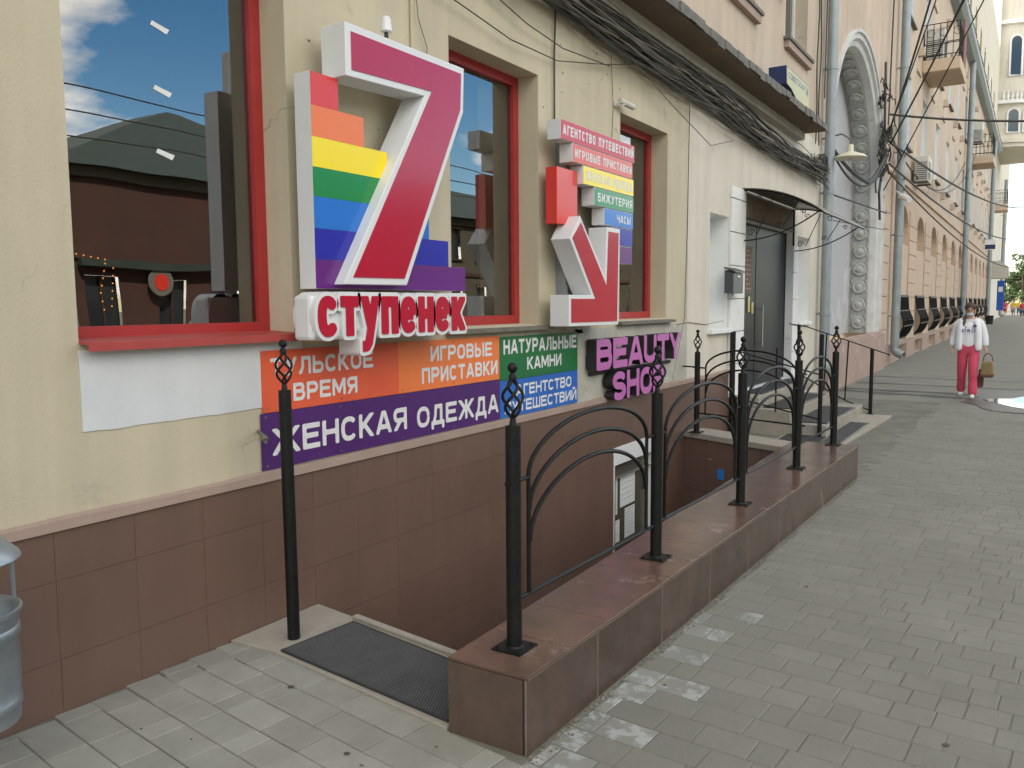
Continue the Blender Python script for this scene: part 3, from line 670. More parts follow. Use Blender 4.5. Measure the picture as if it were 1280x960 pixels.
for i in range(n):
    ya, yb = -1+11.4*i/n, -1+11.4*(i+1)/n
    w.add([(X+.003, ya, .757), (X+.034, ya, .757), (X+.034, ya, ptop[i]-.008), (X+.003, ya, ptop[i]), (X+.003, yb, .757), (X+.034, yb, .757), (X+.034, yb, ptop[i+1]-.008), (X+.003, yb, ptop[i+1])],
          [(1, 5, 6, 2), (2, 6, 7, 3), (0, 4, 5, 1)])
w.build('plinth_cap', 'cap', B1)
# basement door frame down in the stairwell
bd = MB(); bd.box(X-.14, X+.022, 7.0, 7.022, -1.36, .30); bd.box(X-.14, X+.024, 7.925, 7.965, -1.36, .30); bd.box(X-.14, X+.023, 7.022, 7.925, .13, .30)
dfr = bd.build('basement_door', 'white', B1, bevel=.003)
p = MB(); p.box(X-.06, X-.04, 7.03, 7.90, -1.36, .13); p.build('door_panel', 'pglass', dfr)
p = MB(); p.box(X-.038, X-.02, 7.80, 7.82, -.25, -.05); p.build('door_handle', 'steel', dfr)
for (ya, yb, za, zb, m, txt) in ((7.05, 7.21, -.38, -.02, 'paperg', 9), (7.27, 7.62, -.33, -.03, 'paper', 5), (7.38, 7.62, -.66, -.36, 'paper', 8), (7.06, 7.26, -.66, -.44, 'paper', 3)):
    p = MB(); p.box(X-.0385, X-.037, ya, yb, za, zb); q = p.build('notice', m, dfr)
    t = MB(); rr = random.Random(int(ya*100))
    for i in range(txt):
        zz = zb-.02-(zb-za-.04)*i/txt
        if txt == 3 and i == 1: continue
        t.box(X-.0368, X-.0364, ya+.02, ya+.02+(yb-ya-.04)*rr.uniform(.6, 1), zz-.004, zz)
    t.build('print', 'inkg' if txt == 9 else 'ink', q)
# cornice ledge between the floors
w = MB(); y0_, y1_ = -6, 13.77; n = 90
w.box(X, -2.885, y0_, y1_, 4.29, 4.36); w.build('ledge', 'soffit', B1)
fl = MB(); 
for i in range(n):
    ya, yb = y0_+(y1_-y0_)*i/n, y0_+(y1_-y0_)*(i+1)/n; da, dz = rs.uniform(0, .035), rs.uniform(0, .03)
    fl.add([(X+.001, ya, 4.47), (-2.87+da, ya, 4.368), (-2.87+da, ya, 4.29-dz), (-2.885+da, ya, 4.29-dz), (-2.885+da, ya, 4.362), (X+.001, ya, 4.462),
            (X+.001, yb, 4.47), (-2.87+da, yb, 4.368), (-2.87+da, yb, 4.29-dz), (-2.885+da, yb, 4.29-dz), (-2.885+da, yb, 4.362), (X+.001, yb, 4.462)],
           [(i_, (i_+1) % 6, (i_+1) % 6+6, i_+6) for i_ in range(6)]+[(5, 4, 3, 2, 1, 0), (6, 7, 8, 9, 10, 11)])
fl.build('ledge_flashing', 'flash', B1)
w = MB(); w.box(X, X+.12, -6, 13.7, 4.18, 4.288); w.build('ledge_moulding', 'gpatch', B1)
# entrance: surround, door, transom
w = MB(); zz = .45
while zz < 3.1:
    z2 = min(3.12, zz+.42)
    for (ya, yb) in ((10.40, 10.975), (13.555, 13.86)):
        if ya > 13 and z2 > 2.9: continue
        q = MB(); q.box(X+.002, X+.035, ya, yb, zz, z2-.012); q.build('surround_block', 'white_pl', B1, bevel=.004)
    zz += .42
w = MB(); reveal(w, X+.002, DO, .16); w.build('door_reveal', 'white_pl', B1)
w = MB(); w.box(X-.02, X+.02, 11.0, 13.5, 2.76, 3.08); w.build('fascia_panel', 'soffit', B1, label='brown panel under the awning')
dd = MB(); dd.box(X-.16, X-.10, 11.0, 11.92, .47, 2.72); dr1 = dd.build('door', 'door', B1, bevel=.004, label='narrower dark grey door leaf with notices')
dd = MB(); dd.box(X-.16, X-.095, 11.935, 13.53, .47, 2.72); dr2 = dd.build('door', 'door', B1, bevel=.004, label='wider dark grey door leaf with long steel handle')
q = MB(); q.tube([(X-.045, 12.15, 1.02), (X-.045, 12.15, 1.62)], .012, 8); q.tube([(X-.1, 12.15, 1.08), (X-.04, 12.15, 1.08)], .009, 6); q.tube([(X-.1, 12.15, 1.56), (X-.04, 12.15, 1.56)], .009, 6); q.build('handle', 'steel', dr2, smooth=True)
q = MB(); q.box(X-.099, X-.09, 11.40, 11.72, 1.78, 2.42); nb = q.build('notice_board', 'wood', dr1)
q = MB(); rr = random.Random(5)
for i in range(9): q.box(X-.0895, X-.0885, 11.43, 11.43+rr.uniform(.12, .26), 2.36-i*.065, 2.375-i*.065)
q.build('print', 'cap', nb)
for ya, z0_, z1_ in ((11.55, 1.52, 1.74), (11.72, 1.5, 1.66)):
    q = MB(); q.box(X-.099, X-.088, ya, ya+.1, z0_, z1_); q.build('lock_plate', 'brass', dr1)
q = MB(); q.box(X-.165, X-.085, 10.985, 11.0, .47, 2.74); q.box(X-.165, X-.085, 13.53, 13.545, .47, 2.74); q.box(X-.165, X-.085, 11.0, 13.53, 2.72, 2.738); q.build('door_frame', 'blackp', B1)

# ================================================================== STAIRWELL, PARAPET, RAILINGS
st = MB(); ins_f = lambda y: -1.865-(y-2.47)*.02
ci = lambda y: ins_f(y)+.015; cf = lambda y: par_f(y)-.014
PT = .3
st.add([(ci(2.49), 2.49, -1.45), (cf(2.49), 2.49, -1.45), (cf(8.29), 8.29, -1.45), (ci(8.29), 8.29, -1.45), (ci(2.49), 2.49, PT-.014), (cf(2.49), 2.49, PT-.014), (cf(8.29), 8.29, PT-.014), (ci(8.29), 8.29, PT-.014)],
       [(0, 3, 2, 1), (4, 5, 6, 7), (0, 1, 5, 4), (1, 2, 6, 5), (2, 3, 7, 6), (3, 0, 4, 7)])
par = thing('parapet_wall', 'low stairwell wall clad in worn reddish brown granite tiles', 'low wall', (-1.7, 2.5, 0))
st.build('core', 'grout', par)
ys = [2.475, 3.03, 3.70, 4.36, 5.02, 5.68, 6.34, 6.98, 7.62, 8.30]
for i in range(len(ys)-1):
    a_, b_ = ys[i]+.002, ys[i+1]-.002
    q = MB(); q.prismz([(par_f(a_)-.013, a_), (par_f(a_), a_), (par_f(b_), b_), (par_f(b_)-.013, b_)], -.03, PT-.0145+rs.uniform(-.001, .001)); q.build('tile', 'tile2', par)
ys_f = list(ys)
ys = [2.475, 2.80, 3.14, 3.80, 4.42, 5.08, 5.74, 6.40, 7.06, 7.72, 8.305]
for i in range(len(ys)-1):
    a_, b_ = ys[i]+.0015, ys[i+1]-.0015
    zt = PT+rs.uniform(-.0006, .0006)
    q = MB(); q.prismz([(ins_f(a_), a_), (par_f(a_)+.002, a_), (par_f(b_)+.002, b_), (ins_f(b_), b_)], PT-.013, zt); q.build('top_tile', 'tiletop', par, bevel=.002)
    q = MB(); q.prismz([(ins_f(a_), a_), (ins_f(a_)+.013, a_), (ins_f(b_)+.013, b_), (ins_f(b_), b_)], -1.4, PT-.0145); q.build('tile', 'tile', par)
q = MB(); q.box(ins_f(2.475)+.001, par_f(2.475)-.018, 2.474, 2.489, -.03, PT-.0145); q.build('tile', 'tile2', par, label='end tile facing the camera')
for i in range(1, len(ys_f)-1):
    y_ = ys_f[i]; q = MB(); q.prismz([(par_f(y_)-.012, y_-.006+rs.uniform(-.001, .001)), (par_f(y_)+.0006, y_-.006), (par_f(y_)+.0006, y_+.005+rs.uniform(0, .003)), (par_f(y_)-.012, y_+.006)], -.02, PT-.016); q.build('joint', 'jgrout', par)
q = MB(); n_ = 60
for i in range(n_):
    a_, b_ = 2.48+5.8*i/n_, 2.48+5.8*(i+1)/n_; h1, h2 = .0015+.0025*abs(math.sin(i*1.7)), .0015+.0025*abs(math.sin((i+1)*1.7))
    q.add([(par_f(a_)+.0024, a_, PT-.0135-h1), (par_f(b_)+.0024, b_, PT-.0135-h2), (par_f(b_)+.0024, b_, PT-.010+h2*.4), (par_f(a_)+.0024, a_, PT-.010+h1*.4)], [(0, 1, 2, 3)])
q.build('edge_joint', 'jgrout', par)
q = MB(); q.tube([(par_f(2.474)-.006, 2.479, -.02), (par_f(2.474)-.006, 2.479, PT-.014)], .006, 6); q.build('corner_joint', 'jgrout', par)
q = MB(); q.prismz([(cf(8.29), 8.288), (cf(8.29)+.01, 8.301), (ins_f(8.29), 8.301), (ins_f(8.29), 8.288)], -.03, PT-.0145); q.build('tile', 'tile2', par)
# end wall of the stairwell with a pale cap
ew = thing('stairwell_end_wall', 'brown tiled end wall of the basement stairwell with a pale cap and a blue sticker', 'low wall', (-2.6, 8.7, 0))
E0, E1 = (-3.312, 8.803), (-1.98, 8.24)
def ewp(t, off=0): return (E0[0]+(E1[0]-E0[0])*t+off*.39, E0[1]+(E1[1]-E0[1])*t+off*.92)
q = MB(); q.prismz([ewp(0, .016), ewp(1, .016), ewp(1, .2), ewp(0, .2)], -1.45, .17); q.build('core', 'dgrout', ew)
for i in range(4):
    for (za, zb) in ((-.4, .165), (-1.42, -.405)):
        q = MB(); q.prismz([ewp(i/4+.002, 0), ewp((i+1)/4-.002, 0), ewp((i+1)/4-.002, .0155), ewp(i/4+.002, .0155)], za, zb); q.build('tile', 'tile', ew)
q = MB(); q.prismz([ewp(0, -.02), ewp(1, -.02), ewp(1, .34), ewp(0, .34)], .171, .235); q.build('cap', 'concrete', ew, bevel=.008)
q = MB(); a_, b_ = ewp(.36, -.0015), ewp(.425, -.0015); q.add([(*a_, -.23), (*b_, -.23), (*b_, -.12), (*a_, -.12)], [(0, 1, 2, 3)]); q.build('sticker', 'stick', ew)
q = MB()
for (t0, z0_, t1, z1_) in ((.26, -.05, .2615, .05), (.262, -.03, .31, -.035)):
    a_, b_ = ewp(t0, -.001), ewp(t1, -.001); q.add([(*a_, z0_-.0015), (*b_, z1_-.0015), (*b_, z1_+.0015), (*a_, z0_+.0015)], [(0, 1, 2, 3)])
q.build('scratches', 'paper', ew)
# steps down
stp = bpy.data.objects.new('basement_steps', None); COL.objects.link(stp); tag(stp, kind='structure')
q = MB(); q.prismz([(-3.295, 2.60), (-3.03, 2.62), (-1.875, 2.47), (-1.875, 2.99), (-3.295, 3.19)], -.16, .012); q.build('threshold', 'concrete', stp, bevel=.004)
q = MB(); q.prismz([(-2.97, 3.115), (-1.877, 2.955), (-1.877, 2.992), (-2.97, 3.155)], .0125, .03); q.build('nosing', 'concrete', stp, bevel=.003)
for i in range(7):
    ya = 3.05+i*.29; q = MB(); q.box(-3.295, -1.9, ya, ya+.30, -1.45, -.02-.19*(i+1)); q.build('step', 'concrete', stp)
q = MB(); q.box(-3.295, -1.9, 5.05, 8.75, -1.47, -1.365); q.build('stairwell_floor', 'concrete', stp)
# perforated rubber mat: frame plus ribs
mt = thing('doormat', 'black honeycomb rubber mat at the head of the basement steps', 'mat', (-2.5, 2.8, 0))
mp_ = [(-2.975, 2.635), (-1.895, 2.505), (-1.885, 2.915), (-2.93, 3.08)]
q = MB(); q.prismz(mp_, .0125, .017); q.build('base', 'mat', mt)
q = MB()
def mpt(u, v):
    a_ = Vector(mp_[0]).lerp(Vector(mp_[1]), u); b_ = Vector(mp_[3]).lerp(Vector(mp_[2]), u); return a_.lerp(b_, v)
NU, NV = 74, 30
for j in range(NV):
    for i in range(NU):
        c0 = mpt((i+.5+(j % 2)*.5)/(NU+.5), (j+.5)/NV); r_ = .0062; q.add([(c0.x-r_, c0.y, .0172), (c0.x, c0.y-r_, .0172), (c0.x+r_, c0.y, .0172), (c0.x, c0.y+r_, .0172), (c0.x, c0.y, .0225)], [(0, 1, 4), (1, 2, 4), (2, 3, 4), (3, 0, 4)])
q.build('ribs', mat('mat_rib', (.06, .063, .064), (.095, .098, .097), 9, .55), mt, kind='stuff')
q = MB()
for i in range(4):
    a_, b_ = Vector(mp_[i]), Vector(mp_[(i+1) % 4]); q.tube([(a_.x, a_.y, .018), (b_.x, b_.y, .018)], .005, 6)
q.build('rim', 'mat', mt)

# iron posts with twisted cage finials
def post_parts(par_, name, x, y, z0, ht, lean=(0, 0), plate=True):
    q = MB(); q.tube([(0, 0, 0), (0, 0, ht)], .0305, 20); po = q.build(name, 'bmetal', par_, smooth=True); 
    q = MB(); q.tube([(0, 0, ht), (0, 0, ht+.03)], [.016, .011], 10)
    for k in range(4):
        q.tube([(.0405*math.sin(math.pi*min(1, max(0, t)))**.8*math.cos(2*math.pi*k/4+t*3.6)+1e-4, .0405*math.sin(math.pi*t)**.8*math.sin(2*math.pi*k/4+t*3.6), ht+.028+.155*t) for t in [max(1e-4, min(.9999, i/16)) for i in range(17)]], .0062, 6)
    q.tube([(0, 0, ht+.175), (0, 0, ht+.19), (0, 0, ht+.205)], [.014, .017, .010], 10); q.ball((0, 0, ht+.225), .0205, 14, 10)
    q.build('finial', 'bmetal', po, smooth=True)
    if plate:
        q = MB(); q.box(-.066, .066, -.066, .066, 0, .007)
        for sx in (-1, 1):
            for sy in (-1, 1): q.tube([(sx*.05, sy*.05, .006), (sx*.05, sy*.05, .012)], .007, 6)
        q.build('base_plate', 'bmetal', po)
        q = MB(); q.tube([(0, 0, .006), (0, 0, .014)], [.036, .031], 20, False); q.build('weld', 'bmetal', po)
    base = Vector(po.location) if par_ is not None else Vector((0, 0, 0))
    po.location = base+Vector((x, y, z0)); po.rotation_euler = (lean[0], lean[1], 0)
    return po
post0 = post_parts(None, 'handrail_post', -3.045, 2.78, .012, 1.235, (0, R(-.4)), False)
tag(post0, 'lone tall black iron post with twisted finial left of the doormat', 'post')
def panel(par_, pa, pb, zb, ztop=.675, zrail=.19, n=26):
    """arched infill between two posts (x,y); heights above zb"""
    pa, pb = Vector(pa), Vector(pb); L = (pb-pa).length; d = (pb-pa)/L; g1 = .11
    P = lambda s_, z: (pa.x+d.x*s_, pa.y+d.y*s_, zb+z)
    ra = .0102
    q = MB(); q.tube([P(.03, zrail), P(L-.03, zrail-.01)], .0092, 8); q.build('bottom_rail', 'bmetal', par_, smooth=True)
    for s0, s1 in ((-.05, g1), (L-g1-.02, L-.02)):
        q = MB(); q.tube([P(s0, ztop-.01), P(s1, ztop-.01)], .0085, 8); q.build('connector', 'bmetal', par_, smooth=True)
    for s0 in (g1, L-g1-.02):
        q = MB(); q.tube([P(s0, zrail), P(s0, ztop)], .0095, 8); q.build('upright', 'bmetal', par_, smooth=True)
    c = L/2-.01; hw = (L-2*g1-.02)/2
    for k, (zs, rise, w_) in enumerate(((ztop-.005, .205, hw), (ztop-.145, .245, hw-.004), (ztop-.275, .27, hw-.008))):
        pts = [P(c-w_*math.cos(math.pi*i/n), zs+rise*math.sin(math.pi*i/n)) for i in range(n+1)]
        q = MB(); q.tube(pts, ra, 8); q.build('arch_bar', 'bmetal', par_, smooth=True)
rl = thing('railing', 'black wrought iron railing with arched bars and five finial posts on the parapet', 'railing', (-1.7, 2.68, PT))
PX = lambda y: -1.69+(y-2.68)*.0185
PY = [2.68, 4.06, 5.47, 6.90, 8.23]
for y in PY: post_parts(rl, 'post', PX(y), y, PT, .885)
for a_, b_ in zip(PY[:-1], PY[1:]): panel(rl, (PX(a_), a_), (PX(b_), b_), PT)
rl2 = thing('railing', 'short arched iron railing across the far end of the stairwell', 'railing', (-3.13, 8.7, .235))
A2, B2 = (-3.12, 8.74), (-1.86, 8.37)
post_parts(rl2, 'post', *A2, .235, .885)
panel(rl2, A2, B2, .26, .70, .19)
q = MB(); q.tube([(-3.31, 8.80, .955), (-3.12, 8.74, .955)], .0085, 8); q.build('wall_tie', 'bmetal', rl2)

# entrance stoop
sto = thing('entrance_steps', 'three pale concrete steps with dark mats rising to the grey entrance door', 'steps', (-2.7, 11.6, 0))
for nm, x1_, y0_, y1_, za, zb in (('step', -2.10, 10.45, 12.95, -.02, .16), ('step', -2.55, 10.52, 12.9, .16, .31), ('landing', -2.95, 10.55, 13.6, .31, .455)):
    q = MB(); q.box(X+.004, x1_, y0_, y1_, za, zb); q.build(nm, 'concrete', sto, bevel=.01)
q = MB(); q.prismz([(-2.6, 9.9), (-1.83, 9.8), (-1.70, 12.95), (-2.6, 12.95)], -.02, .022); q.build('base_slab', 'concrete', sto, bevel=.006)
for (xa, xb, ya, yb, z) in ((-2.53, -2.13, 10.6, 12.4, .16), (-2.92, -2.58, 10.65, 12.6, .31), (-3.28, -3.0, 10.9, 13.2, .455), (-2.08, -1.86, 9.95, 11.9, .022), (-2.55, -2.08, 9.95, 10.42, .022)):
    q = MB(); q.box(xa, xb, ya, yb, z, z+.012); q.build('mat', 'mat', sto)
    q = MB(); q.box(xb+.002, xb+.022, ya, yb, z, z+.014); q.build('mat_strip', 'steel', sto)
hr = thing('handrail', 'plain black handrail sloping down the far side of the entrance steps', 'handrail', (-2.0, 12.95, 0))
def bar(par_, nm, pts, r_, n=8): q = MB(); q.tube(pts, r_, n); return q.build(nm, 'bmetal', par_, smooth=True)
bar(hr, 'post', [(-2.0, 12.95, .02), (-2.0, 12.95, .97)], .027, 12); bar(hr, 'post', [(-3.05, 13.0, .45), (-3.05, 13.0, 1.32)], .022, 10); bar(hr, 'baluster', [(-2.36, 12.97, .20), (-2.33, 12.97, 1.08)], .011); bar(hr, 'baluster', [(-2.66, 12.97, .33), (-2.64, 12.97, 1.18)], .011)
bar(hr, 'top_rail', [(-3.2, 13.0, 1.33), (-2.95, 13.0, 1.29), (-1.93, 12.95, .95), (-1.75, 12.93, .89)], .008); bar(hr, 'bottom_rail', [(-3.0, 13.0, .55), (-2.35, 12.97, .20), (-2.02, 12.95, .08)], .010)
q = MB(); q.box(-2.05, -1.95, 12.9, 13.0, .02, .03); q.build('base_plate', 'bmetal', hr)
hr = thing('handrail', 'plain black handrail down the near side of the entrance steps', 'handrail', (-2.2, 10.45, 0))
bar(hr, 'post', [(-2.17, 10.4, .02), (-2.17, 10.4, 1.27)], .026, 12); bar(hr, 'post', [(-3.25, 10.4, .02), (-3.25, 10.4, 1.29)], .036, 4); bar(hr, 'baluster', [(-2.7, 10.4, .3), (-2.7, 10.4, 1.1)], .011)
bar(hr, 'top_rail', [(-3.22, 10.4, 1.05), (-2.17, 10.4, .78)], .009); bar(hr, 'bottom_rail', [(-3.22, 10.4, .45), (-2.17, 10.4, .24)], .010)

# awning
aw = thing('door_awning', 'curved brown sheet awning on scrolled iron brackets over the entrance door', 'awning', (X, 12.2, 2.8))
prof = [(X+.02+ (1.02)*t, 3.12-.06*t-.30*t**2.3) for t in [i/12 for i in range(13)]]
q = MB()
for i in range(12):
    (xa, za), (xb, zb) = prof[i], prof[i+1]; y0_, y1_ = 10.85, 13.65
    q.add([(xa, y0_, za), (xb, y0_, zb), (xb, y1_, zb), (xa, y1_, za), (xa, y0_, za+.012), (xb, y0_, zb+.012), (xb, y1_, zb+.012), (xa, y1_, za+.012)], [(0, 3, 2, 1), (4, 5, 6, 7), (0, 1, 5, 4), (2, 3, 7, 6)]+([(1, 2, 6, 5)] if i == 11 else [])+([(3, 0, 4, 7)] if i == 0 else []))
q.build('sheet', 'awning', aw)
def spiral(cx, cz, r0, turns, y, a0=0, sg=1): return [(cx+r0*(1-t*.75)*math.cos(a0+sg*t*turns*6.283), y, cz+r0*(1-t*.75)*math.sin(a0+sg*t*turns*6.283)) for t in [i/22 for i in range(23)]]
for y in (10.9, 13.58):
    q = MB(); q.box(X+.004, X+.03, y-.014, y+.014, 2.42, 3.10)
    q.tube([(a_+.004, y, b_-.012) for a_, b_ in prof], .010, 6)
    q.tube([(X+.03+.95*t, y, 2.46+.33*t**2.0) for t in [i/14 for i in range(15)]], .009, 6)
    q.tube([(X+.20, y, 2.53), (X+.42, y, 3.02)], .006, 6); q.tube([(X+.52, y, 2.60), (X+.72, y, 2.93)], .006, 6)
    for (cx, cz, r_, a0, sg) in ((X+.12, 2.56, .05, 0, 1), (X+.22, 2.98, .05, 3, -1), (X+.47, 2.64, .04, 0, 1), (X+.55, 2.93, .045, 3, -1), (X+.78, 2.79, .035, 3, -1)): q.tube(spiral(cx, cz, r_, 1.3, y, a0, sg), .0055, 5)
    q.build('bracket', 'bmetal', aw)
q = MB(); a_, b_ = prof[-1]; q.tube([(a_, 10.86, b_-.006), (a_, 13.64, b_-.006)], .011, 6); q.tube([(prof[6][0], 10.86, prof[6][1]-.012), (prof[6][0], 13.64, prof[6][1]-.012)], .009, 6); q.tube([(X+.02, 10.86, 2.76), (X+.02, 13.64, 2.76)], .011, 6); q.build('cross_bar', 'bmetal', aw)
# mailbox
mbx = thing('mailbox', 'dark grey metal mailbox hanging beside the entrance door', 'mailbox', (X+.1, 10.4, 1.9))
q = MB(); q.prismy([(X+.036, 1.77), (X+.15, 1.77), (X+.15, 2.02), (X+.036, 2.06)], 10.12, 10.52); q.build('body', 'box', mbx, bevel=.004)
q = MB(); q.prismy([(X+.034, 2.075), (X+.175, 2.025), (X+.175, 2.045), (X+.034, 2.095)], 10.10, 10.54); q.build('lid', 'box', mbx); q = MB(); q.box(X+.151, X+.156, 10.27, 10.37, 1.97, 1.985); q.build('name_plate', 'steel', mbx)

# ================================================================== SIGNS
s7 = thing('number_sign', 'big crimson seven on a white box with rainbow stair stripes and red lettering below', 'sign', (-3.2, 3.7, 1.4))
out7 = [(3.257, 3.094), (3.257, 2.826), (3.906, 2.853), (3.203, 1.762), (3.714, 1.764), (4.288, 2.832), (4.302, 3.097)]
q = MB(); q.prism(out7, -3.22, -3.05); q.build('seven_box', 'white', s7, bevel=.004)
q = MB(); q.prism([(3.299, 3.054), (3.299, 2.863), (3.972, 2.892), (3.272, 1.799), (3.690, 1.801), (4.252, 2.842), (4.264, 3.057)], -3.0499, -3.0455); q.build('seven_face', 'crim', s7)
zb = [2.82, 2.658, 2.503, 2.352, 2.205, 2.045, 1.888, 1.739]; rt_ = [3.27, 3.459, 3.648, 3.833, 4.017, 4.209, 4.388]
st_ = [(3.075, 2.82), (3.075, 1.739), (4.388, 1.739), (4.388, 1.888)]
for k in range(5, -1, -1): st_ += [(rt_[k], zb[k+1]), (rt_[k], zb[k])] if k else [(rt_[0], zb[1]), (rt_[0], zb[0])]
q = MB(); q.prism(st_, -3.235, -3.124); q.build('rainbow_box', 'white', s7)
for k, m in enumerate(('s_red', 's_or', 's_ye', 's_gr', 's_bl', 's_in', 's_vi')):
    q = MB(); q.box(-3.1238, -3.1205, 3.077, rt_[k]-.001, zb[k+1]+.0006, zb[k]-.0006); q.build('stripe', m, s7)
letters('ступенек'.replace('с', 'С').replace('т', 'Т').replace('п', 'П').replace('н', 'Н').replace('к', 'К').replace('у', 'у'), -3.05, 3.008, 4.276, 1.492, 1.702, 'white', s7, t=.28, depth=.15, off=.10, cell=.05, name='lettering_backing', sp=.09)
letters('ступенек'.replace('с', 'С').replace('т', 'Т').replace('п', 'П').replace('н', 'Н').replace('к', 'К'), -3.0445, 3.008, 4.276, 1.492, 1.702, 'crim', s7, t=.28, depth=.004, off=.0, cell=.035, split=True, name='letter', sp=.09)
q = MB(); q.box(-3.20, -3.075, 2.985, 3.30, 1.475, 1.705); q.box(-3.20, -3.075, 3.30, 4.27, 1.51, 1.69); q.build('lettering_box', 'white', s7, bevel=.02)
q = MB()
for (y, z) in ((3.3, 2.6), (3.6, 1.8), (4.1, 2.95), (3.2, 1.6), (4.1, 1.6)): q.box(X, -3.19, y, y+.03, z, z+.03)
q.build('wall_bracket', 'galv', s7)

ar = thing('arrow_sign', 'crimson arrow box sign pointing down right under a stair of coloured text strips', 'sign', (-3.2, 6.3, 1.5))
q = MB(); q.prism([(5.672, 2.150), (6.035, 1.722), (5.66, 1.722), (5.66, 1.478), (6.552, 1.472), (6.575, 2.285), (6.318, 2.285), (6.292, 1.868), (5.84, 2.337)], -3.22, -3.05); q.build('arrow_box', 'white', ar, bevel=.004)
q = MB(); q.prism([(5.712, 2.158), (6.108, 1.692), (5.692, 1.692), (5.692, 1.508), (6.518, 1.503), (6.540, 2.25), (6.348, 2.25), (6.315, 1.795), (5.852, 2.285)], -3.0499, -3.0455); q.build('arrow_face', 'crim', ar)
for (ya, yb, za, zb_, m, txt, ty0, ty1) in ((5.625, 6.98, 2.898, 3.045, 'a_red', 'АГЕНТСТВО ПУТЕШЕСТВИЙ', 5.655, 6.955), (5.815, 6.94, 2.752, 2.894, 'a_sal', 'ИГРОВЫЕ ПРИСТАВКИ', 5.85, 6.92), (5.995, 6.965, 2.603, 2.748, 's_ye', 'ЖЕНСКАЯ ОДЕЖДА', 6.04, 6.93), (6.19, 6.965, 2.455, 2.599, 's_gr', 'БИЖУТЕРИЯ', 6.25, 6.935), (6.377, 6.96, 2.312, 2.451, 's_bl', 'ЧАСЫ', 6.62, 6.90), (6.55, 6.95, 2.155, 2.308, 's_in', '', 0, 0), (6.684, 6.94, 2.0, 2.151, 's_vi', '', 0, 0)):
    q = MB(); q.box(-3.22, -3.103, ya, yb, za, zb_); pb_ = q.build('text_box', 'white', ar, bevel=.002)
    q = MB(); q.box(-3.1028, -3.1005, ya+.003, yb-.003, za+.003, zb_-.003); q.build('face', m, pb_)
    if txt: letters(txt, -3.0995, ty0, ty1, za+.036, zb_-.036, 'wletter', pb_, t=.22, cell=.07, sp=.2)
q = MB(); q.box(-3.25, -3.15, 5.65, 5.985, 2.27, 2.70); q.build('red_box', 's_red', ar, bevel=.003)
q = MB(); q.box(X, -3.23, 5.93, 5.97, 1.5, 3.0); q.box(X, -3.23, 6.6, 6.64, 2.1, 3.0); q.build('wall_bracket', 'galv', ar)

def board(name, label, y0, y1, z0, z1, m, lines, m2=None, ysp=None):
    o = thing(name, label, 'sign', (X, (y0+y1)/2, z0), 'flat shop banners under the windows'); q = MB(); q.box(X+.0055, X+.012, y0, (ysp or y1), z0, z1); q.build('sheet', m, o)
    if m2: q = MB(); q.box(X+.0055, X+.012, ysp+.001, y1, z0, z1); q.build('sheet', m2, o)
    q = MB(); rr = random.Random(int(y0*10)+len(lines))
    for k in range(9): q.ball((X+.0125, y0+.03+(y1-y0-.06)*((k//2)/4), (z0+.02) if k % 2 else (z1-.02)), .006, 6, 4, (.4, 1, 1))
    q.build('screws', 'stone', o, kind='stuff')
    for t_, a_, b_, c_, d_ in lines: letters(t_, X+.0135, a_, b_, c_, d_, 'wletter', o, t=.205, cell=.05, sp=.13)
board('shop_banner', 'orange banner lettered for watches and game consoles under the first windows', 2.865, 5.066, 1.108, 1.425, 'b_or', [('ТУЛЬСКОЕ', 2.92, 3.70, 1.288, 1.385), ('ВРЕМЯ', 3.07, 3.56, 1.150, 1.246), ('ИГРОВЫЕ', 4.25, 4.97, 1.285, 1.385), ('ПРИСТАВКИ', 4.157, 5.037, 1.148, 1.25)], 'b_or2', 3.93)
board('shop_banner', "purple banner for women's clothing under the orange one", 2.85, 5.066, .812, 1.105, 'b_pu', [('ЖЕНСКАЯ', 2.915, 4.0, .880, 1.020), ('ОДЕЖДА', 4.10, 5.045, .868, 1.003)])
board('shop_banner', 'green banner for natural stones right of the orange one', 5.070, 6.288, 1.092, 1.415, 'b_gr', [('НАТУРАЛЬНЫЕ', 5.12, 6.265, 1.283, 1.392), ('КАМНИ', 5.455, 6.0, 1.150, 1.248)])
board('shop_banner', 'blue travel agency banner under the green one', 5.070, 6.288, .812, 1.089, 'b_bl', [('АГЕНТСТВО', 5.29, 6.175, .960, 1.048), ('ПУТЕШЕСТВИЙ', 5.13, 6.265, .840, .928)])
bs = thing('letter_sign', 'pink channel letters with black sides reading as two words right of the banners', 'sign', (-3.25, 7.3, .8))
for s_, a_, b_, c_, d_ in (('BEAUTY', 6.44, 8.43, 1.075, 1.342), ('SHOP', 6.765, 7.98, .775, 1.035)):
    letters(s_, -3.20, a_, b_, c_, d_, 'pinkl', bs, t=.235, depth=.095, cell=.05, split=True, name='letter', sp=.10, side='blackp', off=.01)
q = MB(); q.box(X+.006, -3.295, 6.5, 8.4, 1.02, 1.05); q.box(X+.006, -3.295, 6.45, 6.5, 1.1, 1.2); q.build('mounting_rail', 'blackp', bs)

